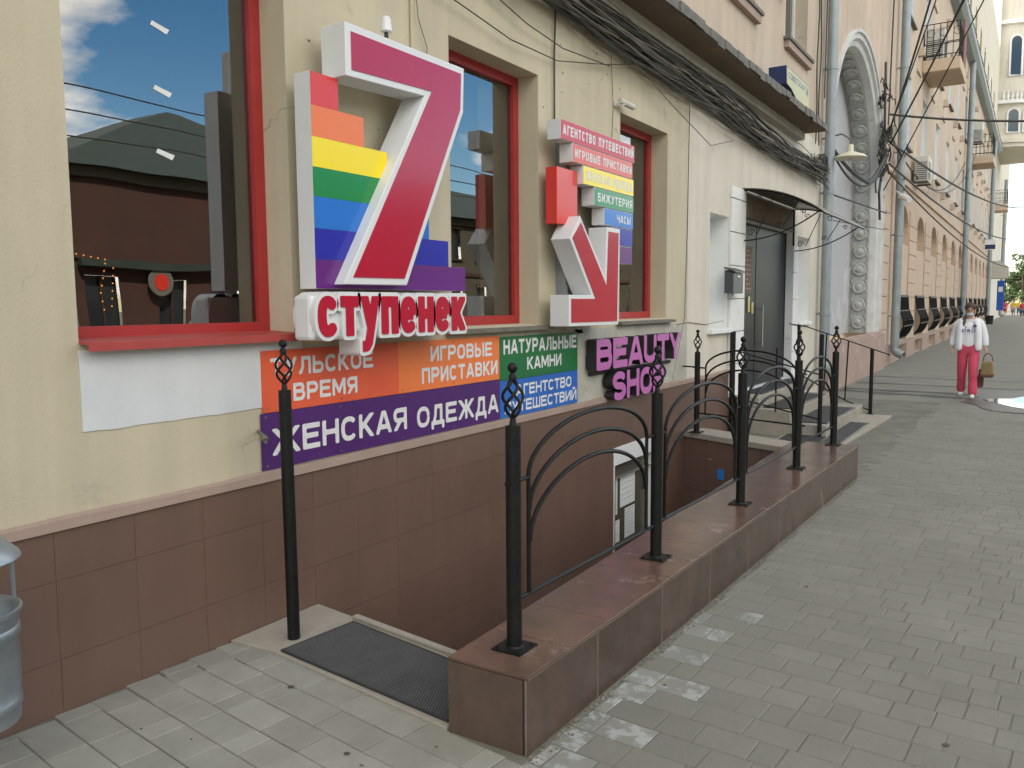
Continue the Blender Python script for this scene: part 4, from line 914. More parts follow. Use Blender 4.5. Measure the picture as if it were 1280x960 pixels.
# ================================================================== WALL FITTINGS
o = thing('security_camera', 'small cream bullet camera on the wall above the third window', 'camera', (X, 7.1, 3.45))
q = MB(); q.lathe((X+.0, 7.02, 3.45), [(.03, 0), (.03, .02)], 12, 'x'); q.tube([(X+.02, 7.02, 3.45), (X+.06, 7.05, 3.43), (X+.09, 7.10, 3.46)], .009, 6); q.build('bracket', 'ac', o)
q = MB(); q.tube([(X+.05, 7.03, 3.475), (X+.10, 7.22, 3.445)], .028, 12); q.build('housing', 'ac', o, smooth=True); q = MB(); q.tube([(X+.1003, 7.221, 3.4448), (X+.102, 7.228, 3.4438)], .022, 12); q.build('lens', 'blackp', o)
o = thing('beacon_lamp', 'small white glass lamp standing on top of the seven sign', 'lamp', (-3.17, 3.73, 3.1))
q = MB(); q.tube([(-3.17, 3.72, 3.10), (-3.17, 3.72, 3.19)], .012, 8); q.build('stem', 'blackp', o); q = MB(); q.lathe((-3.17, 3.72, 3.18), [(.02, 0), (.034, .005), (.028, .07), (.02, .085)], 14); q.build('globe', 'white', o, smooth=True)
o = thing('wall_conduit', 'thin vertical conduit on the wall between the first two windows', 'pipe', (X, 4.1, 3.2)); q = MB(); q.tube([(X+.012, 4.12, 3.0), (X+.012, 4.12, 4.3)], .011, 8); q.build('tube', 'plaster', o); q = MB(); q.tube([(X+.02, 4.13, 3.7), (X+.025, 4.17, 3.4), (X+.02, 4.26, 3.25), (X+.02, 4.25, 3.2), (X+.01, 4.2, 3.19)], .003, 5); q.build('loose_wire', 'gcable', o)
q = MB(); q.tube([(X+.012, 2.83, 1.02), (-3.16, 2.74, 1.015)], .010, 7); q.tube([(-3.165, 2.743, 1.015), (-3.15, 2.734, 1.0)], .017, 6); q.tube([(-3.155, 2.735, 1.03), (-3.15, 2.738, .985)], .006, 6)
tag(q.build('iron_stub', 'stone'), 'short rusty iron stub sticking out of the purple banner', 'bracket')
q = MB(); q.tube([(X+.008, 8.6, 1.42), (X+.01, 8.95, 1.44), (X+.01, 9.5, 1.40), (X+.012, 10.2, 1.43)], .004, 5); q.tube([(X+.006, 8.93, 3.8), (X+.006, 8.90, 2.5), (X+.006, 8.85, 1.5), (X+.006, 8.5, .83)], .004, 5); tag(q.build('wall_cable', 'gcable'), 'thin cable running down the wall joint right of the third window', 'cable')
# downpipes
def downpipe(label, y, x, r_, z0, z1, kick=.22, group='grey downpipes on the facades'):
    o = thing('downpipe', label, 'downpipe', (x, y, z0), group)
    q = MB(); q.tube([(x, y, z0+.18), (x, y, z1)], r_, 14, False); q.build('pipe', 'pipe', o, smooth=True)
    q = MB(); q.tube([(x, y, z0+.20), (x, y-.01, z0+.10), (x+kick*.5, y-.05, z0+.02), (x+kick, y-.08, z0-.03)], [r_*1.04]*4, 14, False); q.build('outlet', 'pipe', o, smooth=True)
    for z in np.arange(z0+1.0, z1, 2.1):
        q = MB(); q.lathe((x, y, z), [(r_, -.03), (r_+.012, -.028), (r_+.012, .028), (r_, .03)], 14); q.box(X, x-r_*.8, y-.02, y+.02, z-.02, z+.02); q.build('clamp', 'pipe', o)
    return o
downpipe('pale blue grey downpipe just before the white arch', 15.38, -3.17, .085, .45, 11)
downpipe('grey downpipe at the corner just beyond the white arch', 23.75, -3.13, .105, .28, 13)
downpipe('grey downpipe halfway along the orange facade', 46.5, -3.12, .13, .3, 13)
downpipe('grey downpipe beside the far blue bus stop sign', 70, -3.1, .15, .3, 14)
downpipe('farthest thin pale downpipe before the trees', 92, -3.0, .16, .3, 13)
# enamel street plate
pl = thing('street_plate', 'yellow street name plate with navy box side above the ledge', 'sign', (X, 12.5, 4.7))
pp = [(11.75, 4.60), (12.0, 4.575), (12.35, 4.475), (12.7, 4.46), (12.9, 4.50), (13.06, 4.50), (13.06, 4.83), (11.72, 4.83)]
q = MB(); q.prism(pp, -3.24, -3.004); q.build('box', 'plateb', pl)
q = MB(); q.prism([(12.42+(a_-12.42)*.97, 4.66+(b_-4.66)*.93) for a_, b_ in pp], -3.0038, -3.0); q.build('face', 'platey', pl)
letters('СОВЕТСКАЯ', -2.9995, 11.84, 12.72, 4.69, 4.77, 'plateb', pl, t=.18, cell=.08); letters('14', -2.9995, 12.80, 12.98, 4.66, 4.79, 'plateb', pl, t=.18, cell=.08)
q = MB(); q.box(X, -3.24, 12.0, 12.05, 4.7, 4.75); q.box(X, -3.24, 12.8, 12.85, 4.7, 4.75); q.build('bracket', 'flash', pl)
q = MB(); q.box(X+.01, X+.14, 12.35, 12.62, 6.02, 6.6); tag(q.build('red_wall_box', 's_red', bevel=.03), 'red box on the upper wall beside the second upper window, cut by the top edge', 'box')
# galvanised litter bin at the left edge
bn = thing('litter_bin', 'galvanised litter bin with a separate lid at the left edge', 'bin', (-2.86, 1.24, .3))
q = MB(); cx, cy = -2.90, 1.245
q.lathe((cx, cy, 0), [(.135, .29), (.150, .295), (.152, .34), (.157, .345), (.157, .37), (.153, .375), (.156, .42), (.158, .58), (.163, .585), (.163, .61), (.158, .615), (.160, .655), (.172, .66), (.172, .672), (.165, .675), (.150, .66), (.146, .45), (.12, .32)], 40); q.build('body', 'galv', bn, smooth=True)
q = MB(); q.lathe((cx, cy, 0), [(.172, .835), (.178, .84), (.174, .85), (.13, .895), (.05, .93), (.01, .935)], 40); q.build('lid', 'galv', bn, smooth=True)
q = MB()
for sy in (-1, 1): q.tube([(cx, cy+sy*.165, .45), (cx, cy+sy*.165, .845)], .008, 6)
q.tube([(cx-.2, cy, 0), (cx-.2, cy, .7)], .02, 10); q.tube([(cx-.2, cy, .6), (cx-.15, cy, .6)], .012, 8); q.build('stand', 'galv', bn)
# ================================================================== ARCH BUILDING
BA = thing('archway_building', 'weathered building section with a tall white recessed arch', 'building', (X, 19, 0))
YC, RI, RO, ZS = 19.0, 2.85, 3.15, 4.0
w = MB(); n = 32
def ap(r_, i): return (YC-r_*math.cos(math.pi*i/n), ZS+r_*math.sin(math.pi*i/n))
wall_grid(w, X, 15.62, 22.35, 0, 9.4, [(YC-RO, YC+RO, .9, ZS+RO)]); wall_grid(w, X, 15.62, 22.35, 9.4, 13.4, [])
for i in range(n):
    a_, b_ = ap(RO, i), ap(RO, i+1); w.quad((X, *a_), (X, *b_), (X, b_[0], ZS+RO), (X, a_[0], ZS+RO))
w.quad((-15, 15.62, 13.4), (X, 15.62, 13.4), (X, 22.35, 13.4), (-15, 22.35, 13.4)); w.quad((X, 22.35, 0), (-15, 22.35, 0), (-15, 22.35, 13.4), (X, 22.35, 13.4))
w.build('wall', 'upper', BA)
w = MB(); w.box(X+.001, X+.16, 15.75, 22.3, 0, .88); w.box(X+.001, X+.10, 15.75, 22.3, .88, .93); w.build('plinth', mat('pinkish_render_plinth', (.42, .30, .25), (.36, .26, .22), 2, .9, .3, 50, spots=(.56, .52, .46), spot_scale=2.2, spot_lo=.60), BA)
def archband(mb, r0, x0, r1, x1):                     # strip from (r0,x0) to (r1,x1), legs down to the plinth
    P = [(YC-1, None)]; A = [(YC-r0, .9)]+[ap(r0, i) for i in range(n+1)]+[(YC+r0, .9)]; B = [(YC-r1, .9)]+[ap(r1, i) for i in range(n+1)]+[(YC+r1, .9)]
    for i in range(len(A)-1): mb.quad((x0, *A[i]), (x0, *A[i+1]), (x1, *B[i+1]), (x1, *B[i]))
w = MB(); archband(w, RO+.03, X, RO+.03, X+.07); archband(w, RO+.03, X+.07, RO-.03, X+.07); archband(w, RO-.03, X+.07, RO-.05, X+.03); archband(w, RO-.05, X+.03, RO-.14, X+.03); archband(w, RO-.14, X+.03, RO-.18, X-.03); archband(w, RO-.18, X-.03, RO-.27, X-.06); archband(w, RO-.27, X-.06, RI, X-.14); archband(w, RI, X-.14, RI-.02, X-.2)
w.build('arch_moulding', mat('white_arch_moulding', (.62, .62, .60), (.50, .50, .48), 3, .85, .3, 40, spots=(.34, .33, .30), spot_scale=3, spot_lo=.6), BA)
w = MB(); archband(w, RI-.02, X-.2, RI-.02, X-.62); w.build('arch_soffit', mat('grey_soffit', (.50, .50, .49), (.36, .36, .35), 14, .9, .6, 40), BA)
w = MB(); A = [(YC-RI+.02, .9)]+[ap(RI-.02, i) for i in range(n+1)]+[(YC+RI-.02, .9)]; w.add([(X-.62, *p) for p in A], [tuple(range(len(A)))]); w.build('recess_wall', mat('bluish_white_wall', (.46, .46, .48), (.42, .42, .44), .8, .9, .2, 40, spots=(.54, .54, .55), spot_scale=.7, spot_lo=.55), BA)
# shell rosettes on the soffit
q = MB(); q.lathe((0, 0, 0), [(.19, 0), (.19, .03), (.165, .045), (.14, .03), (.11, .03), (.085, .055), (.03, .07), (.001, .072)], 14); q.v = [(a_*.82, b_*.82, c_) for a_, b_, c_ in q.v]; ros = q.mesh('rosette', mat('worn_grey_relief', (.55, .55, .53), (.36, .36, .34), 9, .9, .6, 40), True)
q = MB()
for k in range(8): a_ = k*.785; q.ball((.13*math.cos(a_), .13*math.sin(a_), .045), .035, 6, 4)
def put_ros(y, z, ang_):
    o = bpy.data.objects.new('rosette', ros); COL.objects.link(o); o.parent = BA; N = Vector((0, -math.cos(ang_), -math.sin(ang_)))
    o.matrix_local = Matrix.Translation(Vector((X-.40, y, z))-Vector(BA['base']))@N.to_track_quat('Z', 'X').to_matrix().to_4x4()
for s_ in (1, -1):
    for k in range(7): put_ros(YC+s_*(RI-.03), 1.15+k*.43, 0 if s_ > 0 else math.pi)
for k in range(1, 20): th = math.pi*k/20; put_ros(YC+(RI-.03)*math.cos(th), ZS+(RI-.03)*math.sin(th), th)
lm = MB()
for s_ in (1,):
    for k in range(90):
        z = .95+k*.034
        for xx in (-.24, -.57): lm.ball((X+xx+.02*math.sin(k), YC+s_*(RI-.03), z), .02, 5, 3)
for k in range(140):
    th = math.pi*k/140
    for xx in (-.24, -.57): lm.ball((X+xx, YC+(RI-.03)*math.cos(th), ZS+(RI-.03)*math.sin(th)), .022, 5, 3)
lm.build('beading', 'stone' if 0 else 'gpatch', BA, kind='stuff')

# ================================================================== LONG ORANGE BUILDING
BO = thing('rusticated_building', 'long orange and pink building with arched niches, bulging window grilles and balconies', 'building', (X, 48, 0))
K = 12; Y0 = [25.05+4.03*k for k in range(K)]
nich = [(y, y+2.15, 3.28, 4.36) for y in Y0]; low = [(y-.05, y+2.2, .58, 1.84) for y in Y0]; bas = [(y+.2, y+2.2, .02, .42) for y in Y0]
YE = 76.0
w = MB(); wall_grid(w, X, 22.35, YE, 0, 4.9, nich+low+bas)
for h in nich: arch_fill(w, X, h[0], h[1], 3.66, 4.36, .28); w.quad((X-.28, h[0], h[2]), (X-.28, h[1], h[2]), (X-.28, h[1], h[3]), (X-.28, h[0], h[3])); w.quad((X-.28, h[0], h[2]), (X-.28, h[0], 3.66), (X, h[0], 3.66), (X, h[0], h[2])); w.quad((X, h[1], h[2]), (X, h[1], 3.66), (X-.28, h[1], 3.66), (X-.28, h[1], h[2])); w.quad((X, h[0], h[2]), (X, h[1], h[2]), (X-.28, h[1], h[2]), (X-.28, h[0], h[2]))
for h in low+bas: reveal(w, X, h, .25)
w.quad((X, 22.36, 0), (X, 22.36, 4.9), (X-1, 22.36, 4.9), (X-1, 22.36, 0))
w.build('lower_wall', 'orange', BO)
w = MB()
for h in low: w.quad((X-.24, h[0], h[2]), (X-.24, h[1], h[2]), (X-.24, h[1], h[3]), (X-.24, h[0], h[3]))
w.build('grille_backing', 'dglass', BO)
w = MB()
for h in bas: w.quad((X-.24, h[0], h[2]), (X-.24, h[1], h[2]), (X-.24, h[1], h[3]), (X-.24, h[0], h[3]))
w.build('cellar_openings', 'stone', BO)
w = MB(); w.box(X+.001, X+.05, 22.4, 25.1, 0, .52)
for k in range(K): w.box(X+.001, X+.05, Y0[k]-.1 if 0 else Y0[k]+2.22, (Y0[k+1]+.18 if k < K-1 else YE), 0, .52); w.box(X+.001, X+.05, Y0[k]+.18, Y0[k]+2.22, .43, .52)
w.build('plinth', 'cap', BO)
ups = [(y+.3, y+1.6, z0_, z0_+2.0) for y in Y0 for z0_ in (5.95, 9.35)]
w = MB(); wall_grid(w, X, 22.35, YE, 4.9, 13.2, ups); w.build('upper_wall', 'upper', BO)
for h in ups: w = MB(); reveal(w, X+.004, h, .25); w.build('window_reveal', 'white_pl', BO)
w = MB(); wall_grid(w, X+.0, 30, YE, 13.5, 21, [(y+.3, y+1.6, 14.6, 16.6) for y in Y0[1:]]); w.quad((-15, 22.35, 13.2), (X, 22.35, 13.2), (X, 30, 13.2), (-15, 30, 13.2)); w.quad((-15, 30, 21), (X, 30, 21), (X, YE, 21), (-15, YE, 21)); w.quad((X, 30, 13.2), (X, 30, 21), (-15, 30, 21), (-15, 30, 13.2)); w.build('top_storey', 'pale', BO)
w = MB(); w.prismy([(X, 13.0), (-3.05, 13.05), (-2.88, 13.2), (-2.85, 13.36), (X, 13.5)], 22.35, YE); w.build('cornice', 'pipe', BO)
w = MB()
for k in range(60): w.box(-2.9, -2.83, 22.6+k*.9, 22.6+k*.9+.5, 13.36, 13.44+.04*(k % 3))
w.build('gutter_edge', 'flash', BO, kind='stuff')
w = MB(); w.box(X+.001, X+.06, 22.35, YE, 4.9, 5.08); w.build('string_course', 'orange', BO)
# stone blocks of the rusticated piers
q = MB(); q.box(0, .03, 0, 1.76, 0, .40); blk = q.mesh('stone_block', 'orange'); q = MB(); q.box(0, .03, 0, 1.02, 0, .40); blk2 = q.mesh('stone_block', 'orange')
for k in range(-1, K-1):
    for r_ in range(9):
        if k < 0: y, me = 22.37, blk2
        else: y, me = Y0[k]+2.2+.03, blk
        o = bpy.data.objects.new('stone_block', me); COL.objects.link(o); o.parent = BO; o.location = Vector((X+.0005+rs.uniform(0, .003), y, .54+r_*.42))-Vector(BO['base'])
q = MB()
for i in range(10):
    y = .1+i*2.05/9
    q.tube([(0, y, 0), (.13, y, .16), (.22, y, .38), (.20, y, .58), (.09, y, .84), (.06, y, 1.22)], .018, 5)
for z, xx in ((.02, .03), (.38, .22), (.80, .11), (1.20, .07)): q.box(xx-.015, xx+.015, .05, 2.2, z-.02, z+.02)
for i in range(9):
    y = .21+i*2.05/9
    q.tube([(.215+.02*math.cos(a_), y+.07*math.cos(a_), .45+.09*math.sin(a_)) for a_ in [j*.7 for j in range(10)]], .012, 4)
q.box(.0, .06, .02, 2.23, 1.19, 1.25)
gme = q.mesh('window_grille', 'bmetal'); 
for y in Y0:
    o = bpy.data.objects.new('window_grille', gme); COL.objects.link(o); o.parent = BO; o.location = Vector((X+.0, y-.05, .60))-Vector(BO['base'])
wm_ = None
for i, h in enumerate(ups+[(y+.3, y+1.6, 14.6, 16.6) for y in Y0[1:]]):
    o = casement(BO, h, X-.12)
    q = MB(); q.box(X-.1, X+.10, h[0]-.06, h[1]+.06, h[2]-.06, h[2]); q.build('sill', 'flash', o)
w = MB()
for k in range(K-1):
    for z0_ in (5.5, 8.9, 11.8):
        y = Y0[k]+2.6+rs.uniform(-.3, .3); w.box(X, X+.16, y, y+.22, z0_, z0_+.24); w.box(X, X+.05, y-.3, y+.6, z0_-.5, z0_-.42)
w.build('wall_ornaments', 'upper', BO, kind='stuff')
def balcony(label, ya, yb, x1_, zb_, zt, mname='concrete'):
    s = MB(); s.box(X+.001, x1_, ya, yb, zb_, zt); o = s.build('balcony', mname, BO, bevel=.02, label=label)
    s = MB(); hh = 1.05
    for x_ in np.arange(X+.1, x1_, .18): s.tube([(x_, ya+.06, zt), (x_, ya+.06, zt+hh)], .010, 4); s.tube([(x_, yb-.06, zt), (x_, yb-.06, zt+hh)], .010, 4)
    for y_ in np.arange(ya+.1, yb, .2): s.tube([(x1_-.06, y_, zt), (x1_-.06, y_, zt+hh)], .010, 4)
    for z in (zt+.12, zt+.45, zt+hh): s.tube([(X, ya+.06, z), (x1_-.06, ya+.06, z), (x1_-.06, yb-.06, z), (X, yb-.06, z)], .014, 4)
    for x_ in np.arange(X+.2, x1_-.1, .36):
        s.tube([(x_+.10*math.cos(j*.6), ya+.055, zt+.78+.12*math.sin(j*.6)) for j in range(12)], .008, 4)
    s.build('railing', 'bmetal', o); return o
M['balc'] = mat('peach_balcony_slab', (.60, .46, .34), (.50, .38, .28), 2, .85, .2, 40)
balcony('balcony nearest the camera, with an air conditioner on it', 28.9, 31.1, -2.28, 8.62, 8.98, 'balc'); balcony('second balcony farther along', 50, 52.4, -2.25, 8.75, 9.15, 'balc'); balcony('third balcony far down the street', 80-5, 80-2.9, -2.3, 8.6, 9.1, 'balc')
q = MB(); q.box(-2.34, -2.30, 30.2, 31.05, 9.0, 10.4); q.build('balcony_screen', 'maroon', BO)
def aircon(label, x, y, z, wy=.85, wx=.36, hz=.62):
    o = thing('air_conditioner', label, 'air conditioner', (x, y, z), 'air conditioners on the facade'); q = MB(); q.box(x, x+wx, y, y+wy, z, z+hz); q.build('casing', 'ac', o, bevel=.02)
    q = MB()
    for k in range(9): q.box(x+.03, x+wx-.03, y-.012, y-.001, z+.06+k*.058, z+.08+k*.058)
    for k in range(9): q.box(x+wx+.001, x+wx+.012, y+.08, y+wy*.6, z+.06+k*.058, z+.08+k*.058)
    q.build('vent_grille', 'box', o); q = MB(); q.box(X+.001, x+wx, y+.1, y+.14, z-.05, z-.002); q.box(X+.001, x+wx, y+wy-.14, y+wy-.1, z-.05, z-.002); q.build('bracket', 'flash', o)
aircon('air conditioner standing on the nearest balcony', -3.25, 29.0, 9.02, .9, .5, .9)
aircon('cream air conditioner on the wall below the nearest balcony', -3.22, 27.2, 5.15, .95, .36, .72)
aircon('air conditioner just above the second balcony', -3.2, 48.2, 9.6, 1.0, .5, 1.0)
# far corner building with a bay over the pavement
FB = thing('corner_building', 'tall pale building with a rounded bay and balustrade over the far pavement', 'building', (-3.3, 80, 0))
w = MB(); w.box(-15, X-.02, 76.02, 110, 0, 26); w.build('wall', 'pale', FB)
w = MB(); n = 14; bayp = [(X-.5, 76.0)]+[(-2.0+2.4*math.sin(a_)*1.0-.9, 78.6-2.6*math.cos(a_)) for a_ in [i*math.pi/2/n for i in range(n+1)]]+[(-.5, 86), (X-.5, 86)]
bayp = [(X-.5, 76.6)]+[(-3.1+2.6*math.sin(i*math.pi/2/n), 79.2-2.6*math.cos(i*math.pi/2/n)) for i in range(n+1)]+[(-.5, 86), (X-.5, 86)]
w.prismz(bayp, 14.2, 27); w.build('bay', 'pale', FB, smooth=False)
def grow(P, d, cx=-2, cy=82): return [(cx+(a_-cx)*(1+d), cy+(b_-cy)*(1+d)) for a_, b_ in P]
for z0_, z1_, d in ((13.6, 13.9, .06), (13.9, 14.2, .09), (16.9, 17.15, .07), (22.9, 23.2, .05)):
    w = MB(); w.prismz(grow(bayp, d), z0_, z1_); w.build('moulding', 'pale' if z0_ < 16 else 'white_pl', FB)
for a_, z0_, z1_, nm in ((.32, 14.7, 16.5, 0), (.75, 14.7, 16.5, 0), (.32, 19.0, 22.0, 1), (.75, 19.0, 22.0, 1)):
    cx_, cy_ = -3.1+2.61*math.sin(a_), 79.2-2.61*math.cos(a_); tx, ty = math.cos(a_), math.sin(a_); nx_, ny_ = math.sin(a_), -math.cos(a_)
    q = MB()
    for ww, dd_, dst in ((.42, .05, q),):
        P = [(-ww, z0_), (ww, z0_), (ww, z1_-ww)]+[(ww*math.cos(j*math.pi/8), z1_-ww+ww*math.sin(j*math.pi/8)) for j in range(1, 8)]+[(-ww, z1_-ww)]
        q.add([(cx_+tx*u+nx_*.04, cy_+ty*u+ny_*.04, v) for u, v in P], [tuple(range(len(P)))])
    o = q.build('window', 'dglass', FB); q = MB(); q.tube([(cx_+tx*u+nx_*.05, cy_+ty*u+ny_*.05, v) for u, v in P+[P[0]]], .07, 5); q.build('frame', 'white_pl', o)
q = MB()
for k in range(14): a_ = .05+k*.11; q.lathe((-3.1+2.75*math.sin(a_), 79.2-2.75*math.cos(a_), 17.15), [(.05, 0), (.09, .25), (.04, .55), (.07, .7)], 8)
q.build('balustrade', 'white_pl', FB)
# shop canopy, blue signs far away
cn = thing('shop_canopy', 'cream curved shop canopy over the far pavement', 'canopy', (-3.3, 74, 3.5)); q = MB(); q.prismy([(X, 4.75), (-2.6, 4.7), (-2.05, 4.3), (-1.95, 3.55), (-2.1, 3.4), (X, 3.4)], 74.2, 77); q.build('shell', mat('cream_canopy', (.50, .48, .42), (.44, .42, .37), 1, .5), cn)
bsn = thing('projecting_sign', 'blue and white sign sticking out from the far facade', 'sign', (-3.2, 66, 5.2)); q = MB(); q.box(-3.25, -2.62, 66, 66.1, 5.15, 5.85); q.build('panel', 'white', bsn); q = MB(); q.box(-3.24, -2.63, 65.985, 65.999, 5.2, 5.5); q.build('blue_band', 'plateb', bsn)
csn = thing('column_sign', 'blue illuminated column sign under the far canopy', 'sign', (-2.6, 78, 1)); q = MB(); q.box(-2.85, -2.35, 78.2, 78.5, .9, 3.3); q.build('panel', 'tread', csn); q = MB(); q.box(-2.75, -2.45, 78.18, 78.199, 2.4, 2.8); q.build('sign_mark', 'white', csn)
q = MB(); q.lathe((-2.9, 69.2, 0), [(.22, .0), (.26, .6), (.27, .62), (.24, .63)], 14); tag(q.build('street_bin', 'blackp', smooth=True), 'black street bin by the far downpipe', 'bin')

# wall lamp by the arch
lp = thing('wall_lamp', 'cream enamel dish lamp on a bracket before the white arch', 'lamp', (-3.0, 15.5, 4.2))
q = MB(); q.lathe((-2.85, 15.5, 4.12), [(.27, 0), (.275, .012), (.23, .05), (.12, .09), (.05, .12), (.05, .22), (.02, .24)], 24); q.build('shade', 'lampw', lp, smooth=True); q = MB(); q.tube([(X, 15.5, 4.5), (-3.0, 15.5, 4.55), (-2.86, 15.5, 4.45), (-2.85, 15.5, 4.36)], .015, 8); q.build('bracket', 'flash', lp, smooth=True)
q = MB(); q.tube([(-2.86, 15.5, 4.05), (-2.86, 15.5, 4.13)], [.03, .02], 8); q.build('bulb', 'white', lp)
cm = thing('security_camera', 'white bullet camera on the downpipe beyond the arch', 'camera', (-3.0, 24, 4)); q = MB(); q.tube([(-3.1, 23.6, 4.35), (-2.85, 23.3, 4.2)], .07, 10); q.build('housing', 'white', cm, smooth=True); q = MB(); q.tube([(-3.2, 23.7, 4.5), (-3.1, 23.6, 4.38)], .03, 6); q.build('bracket', 'white', cm)

# ================================================================== CABLES
rc = random.Random(21)
def cable(label, pts, r_, m='cable', nm='overhead_cable', group=None, sag=0, seg=10):
    P = [Vector(p) for p in pts]; out = []
    for i in range(len(P)-1):
        for k in range(seg):
            t = k/seg; v = P[i].lerp(P[i+1], t); v.z -= sag*4*t*(1-t); out.append(v)
    out.append(P[-1]); q = MB(); q.tube(out, r_, 6); return tag(q.build(nm, m, smooth=True), label, 'cable', group)
bz = lambda y: 4.14-.027*(y-5)                     # the bundle under the ledge
for mname, N, lab in (('cable', 26, 'black cables'), ('gcable', 16, 'grey cables')):
    q = MB()
    for k in range(N):
        ph, ph2 = rc.uniform(0, 6.28), rc.uniform(0, 6.28); dz, dx_ = rc.uniform(-.16, .13), rc.uniform(.03, .20); pts = []
        y = -1.0; am = rc.uniform(.015, .06)
        while y <= 15.35:
            u = y-5; sagv = .04*math.sin(y*1.9+ph)**2*(1+rc.random()*.2)+am*math.sin(y*.8+ph2)
            pts.append((X+dx_+.02*math.sin(y*1.1+ph), y, bz(y)+dz-.06*abs(math.sin(y*.62+.3))-sagv*.8-(.10 if (k % 7 == 0) else 0)*abs(math.sin((y-6)*.45)))); y += .33
        q.tube(pts, rc.choice((.0045, .006, .008, .012 if mname == 'cable' else .006)), 5)
    tag(q.build('cable_bundle', mname), 'tangled bundle of %s sagging under the ledge' % lab, 'cables', kind='stuff')
q = MB()                                            # end coil by the pipe
for k in range(16):
    pts = []
    for i in range(14): a_ = i*.55+k; pts.append((X+.1+.05*math.cos(a_*1.3+k), 14.2+.09*i+.1*math.sin(a_), 3.95-.12*math.sin(i*.5)+.10*math.cos(a_)))
    q.tube(pts, .006, 4)
tag(q.build('cable_tangle', 'cable'), 'knot of black cables where the ledge meets the pale downpipe', 'cables', kind='stuff')
q = MB(); rz_ = random.Random(8)
for k in range(34):
    c0 = Vector((X+.10, 21.45+rz_.uniform(-.3, .3), 5.4+rz_.uniform(-1.0, 1.1))); pts = [c0]
    for i in range(9): pts.append(pts[-1]+Vector((rz_.uniform(-.07, .07), rz_.uniform(-.16, .16), rz_.uniform(-.17, .17))))
    for p in pts: p.x = max(X+.03, min(X+.3, p.x))
    q.tube(pts, rz_.choice((.010, .014, .020)), 5)
q.tube([(X+.08, 21.5, 7.2), (X+.1, 21.45, 6.4), (X+.12, 21.5, 5.2), (X+.06, 21.3, 4.2), (X+.05, 21.6, 3.6)], .03, 6)
tag(q.build('cable_tangle', 'cable'), 'black tangle of cables hanging at the right shoulder of the white arch', 'cables', kind='stuff')
HB = (X+.15, 21.45, 5.9)
cable('thin wire sagging across the wall above the second window, lower one', [(-3.26, 4.25, 3.63), (-3.26, 5.18, 3.53), (-3.27, 5.88, 3.55), (-3.26, 6.74, 3.72), (-3.25, 7.5, 3.9)], .0045)
cable('thin wire slanting down the wall, upper one of two', [(-3.26, 4.6, 3.84), (-3.26, 5.4, 3.70), (-3.26, 5.95, 3.66), (-3.26, 6.8, 3.72)], .0045)
cable('cable dropping from the bundle to the coloured strip sign', [(-3.29, 5.9, 4.2), (-3.30, 5.88, 3.6), (-3.30, 5.88, 3.06)], .0075)
cable('grey cable dropping thinly from the bundle left of the camera', [(-3.30, 6.9, 3.95), (-3.31, 6.98, 3.4), (-3.31, 6.95, 3.1)], .003, 'gcable')
cable('loose grey loop hanging from the bundle over the pale wall', [(-3.22, 7.2, 3.86), (-3.2, 8.1, 3.64), (-3.2, 9.3, 3.42), (-3.2, 10.1, 3.6)], .005, 'gcable')
cable('thick black cable sagging across the mouth of the white arch', [(X+.2, 15.5, 4.28), (X+.32, 18.3, 4.05), (X+.2, 21.3, 5.1)], .034, sag=.08)
cable('second thick cable looping across the white arch', [(X+.2, 15.5, 4.2), (X+.30, 18.0, 3.95), (X+.2, 21.3, 4.95)], .022, sag=.14)
cable('thin straight pipe wire low across the white arch', [(X+.15, 15.6, 3.55), (X+.18, 21.7, 3.75)], .016)
cable('thinner wire under it across the white arch', [(X+.15, 15.6, 3.1), (X+.18, 21.6, 3.35)], .009)
dirs = [((1170, 0), 'left one of three cables rising from the arch shoulder to the top edge', .022), ((1174, 0), 'cable beside it rising steeply from the arch shoulder', .014), ((1203, 0), 'middle one of three rising cables', .022), ((1208, 0), 'thin cable beside the middle rising one', .011), ((1230, 0), 'right one of three rising cables, nearly straight', .014)]
ends = [(-1.90, 18.6, 8.3), (-1.72, 18.6, 8.3), (-.93, 18, 8.6), (-.80, 18, 8.6), (-.2, 17, 8.7)]
for (d_, lab, r_), e_, s0 in zip(dirs, ends, ((X+.2, 21.5, 5.6), (X+.2, 21.5, 5.6), (X+.25, 21.4, 5.3), (X+.25, 21.4, 5.3), (X+.2, 21.0, 4.2))):
    e_ = Vector(e_); s0 = Vector(s0); cable(lab, [s0, s0+(e_-s0)*1.6], r_, sag=.25 if r_ > .02 else .1, seg=16)
cable('black cable crossing level to the right edge', [(X+.2, 21.5, 6.0), (9, 24, 7.1)], .026, sag=.9, seg=24)
for i, (a_, b_, r_) in enumerate((((X+.2, 21.5, 5.6), (X+.2, 44, 8.0), .022), ((X+.2, 21.5, 5.5), (X+.25, 50, 9.2), .014), ((X+.2, 21.6, 5.4), (1.5, 90, 12.2), .03), ((X+.2, 21.7, 4.9), (1.0, 90, 9.8), .025), ((X+.2, 21.7, 4.7), (.8, 95, 7.6), .022))):
    cable(('cable along the orange facade to the second balcony', 'thin cable above it along the orange facade', 'upper far sagging cable down the street', 'middle far sagging cable down the street', 'lowest far sagging cable down the street')[i], [a_, b_], r_, sag=1.3+.3*i, seg=24)
cable('black cable running straight up the wall right of the arch', [(X+.08, 22.2, 5.9), (X+.08, 22.45, 9.5)], .02)
cable('cable slanting to the wall lamp beyond the arch', [(X+.1, 15.1, 5.1), (X+.1, 15.15, 8.0)], .012)
for i, y in enumerate((14.75, 14.95)): cable(('twisted cable climbing the wall left of the pale downpipe', 'second cable climbing beside it')[i], [(X+.05, y+.05*math.sin(k*1.3+i*2), 4.3+k*.35) for k in range(12)], .012, seg=2)

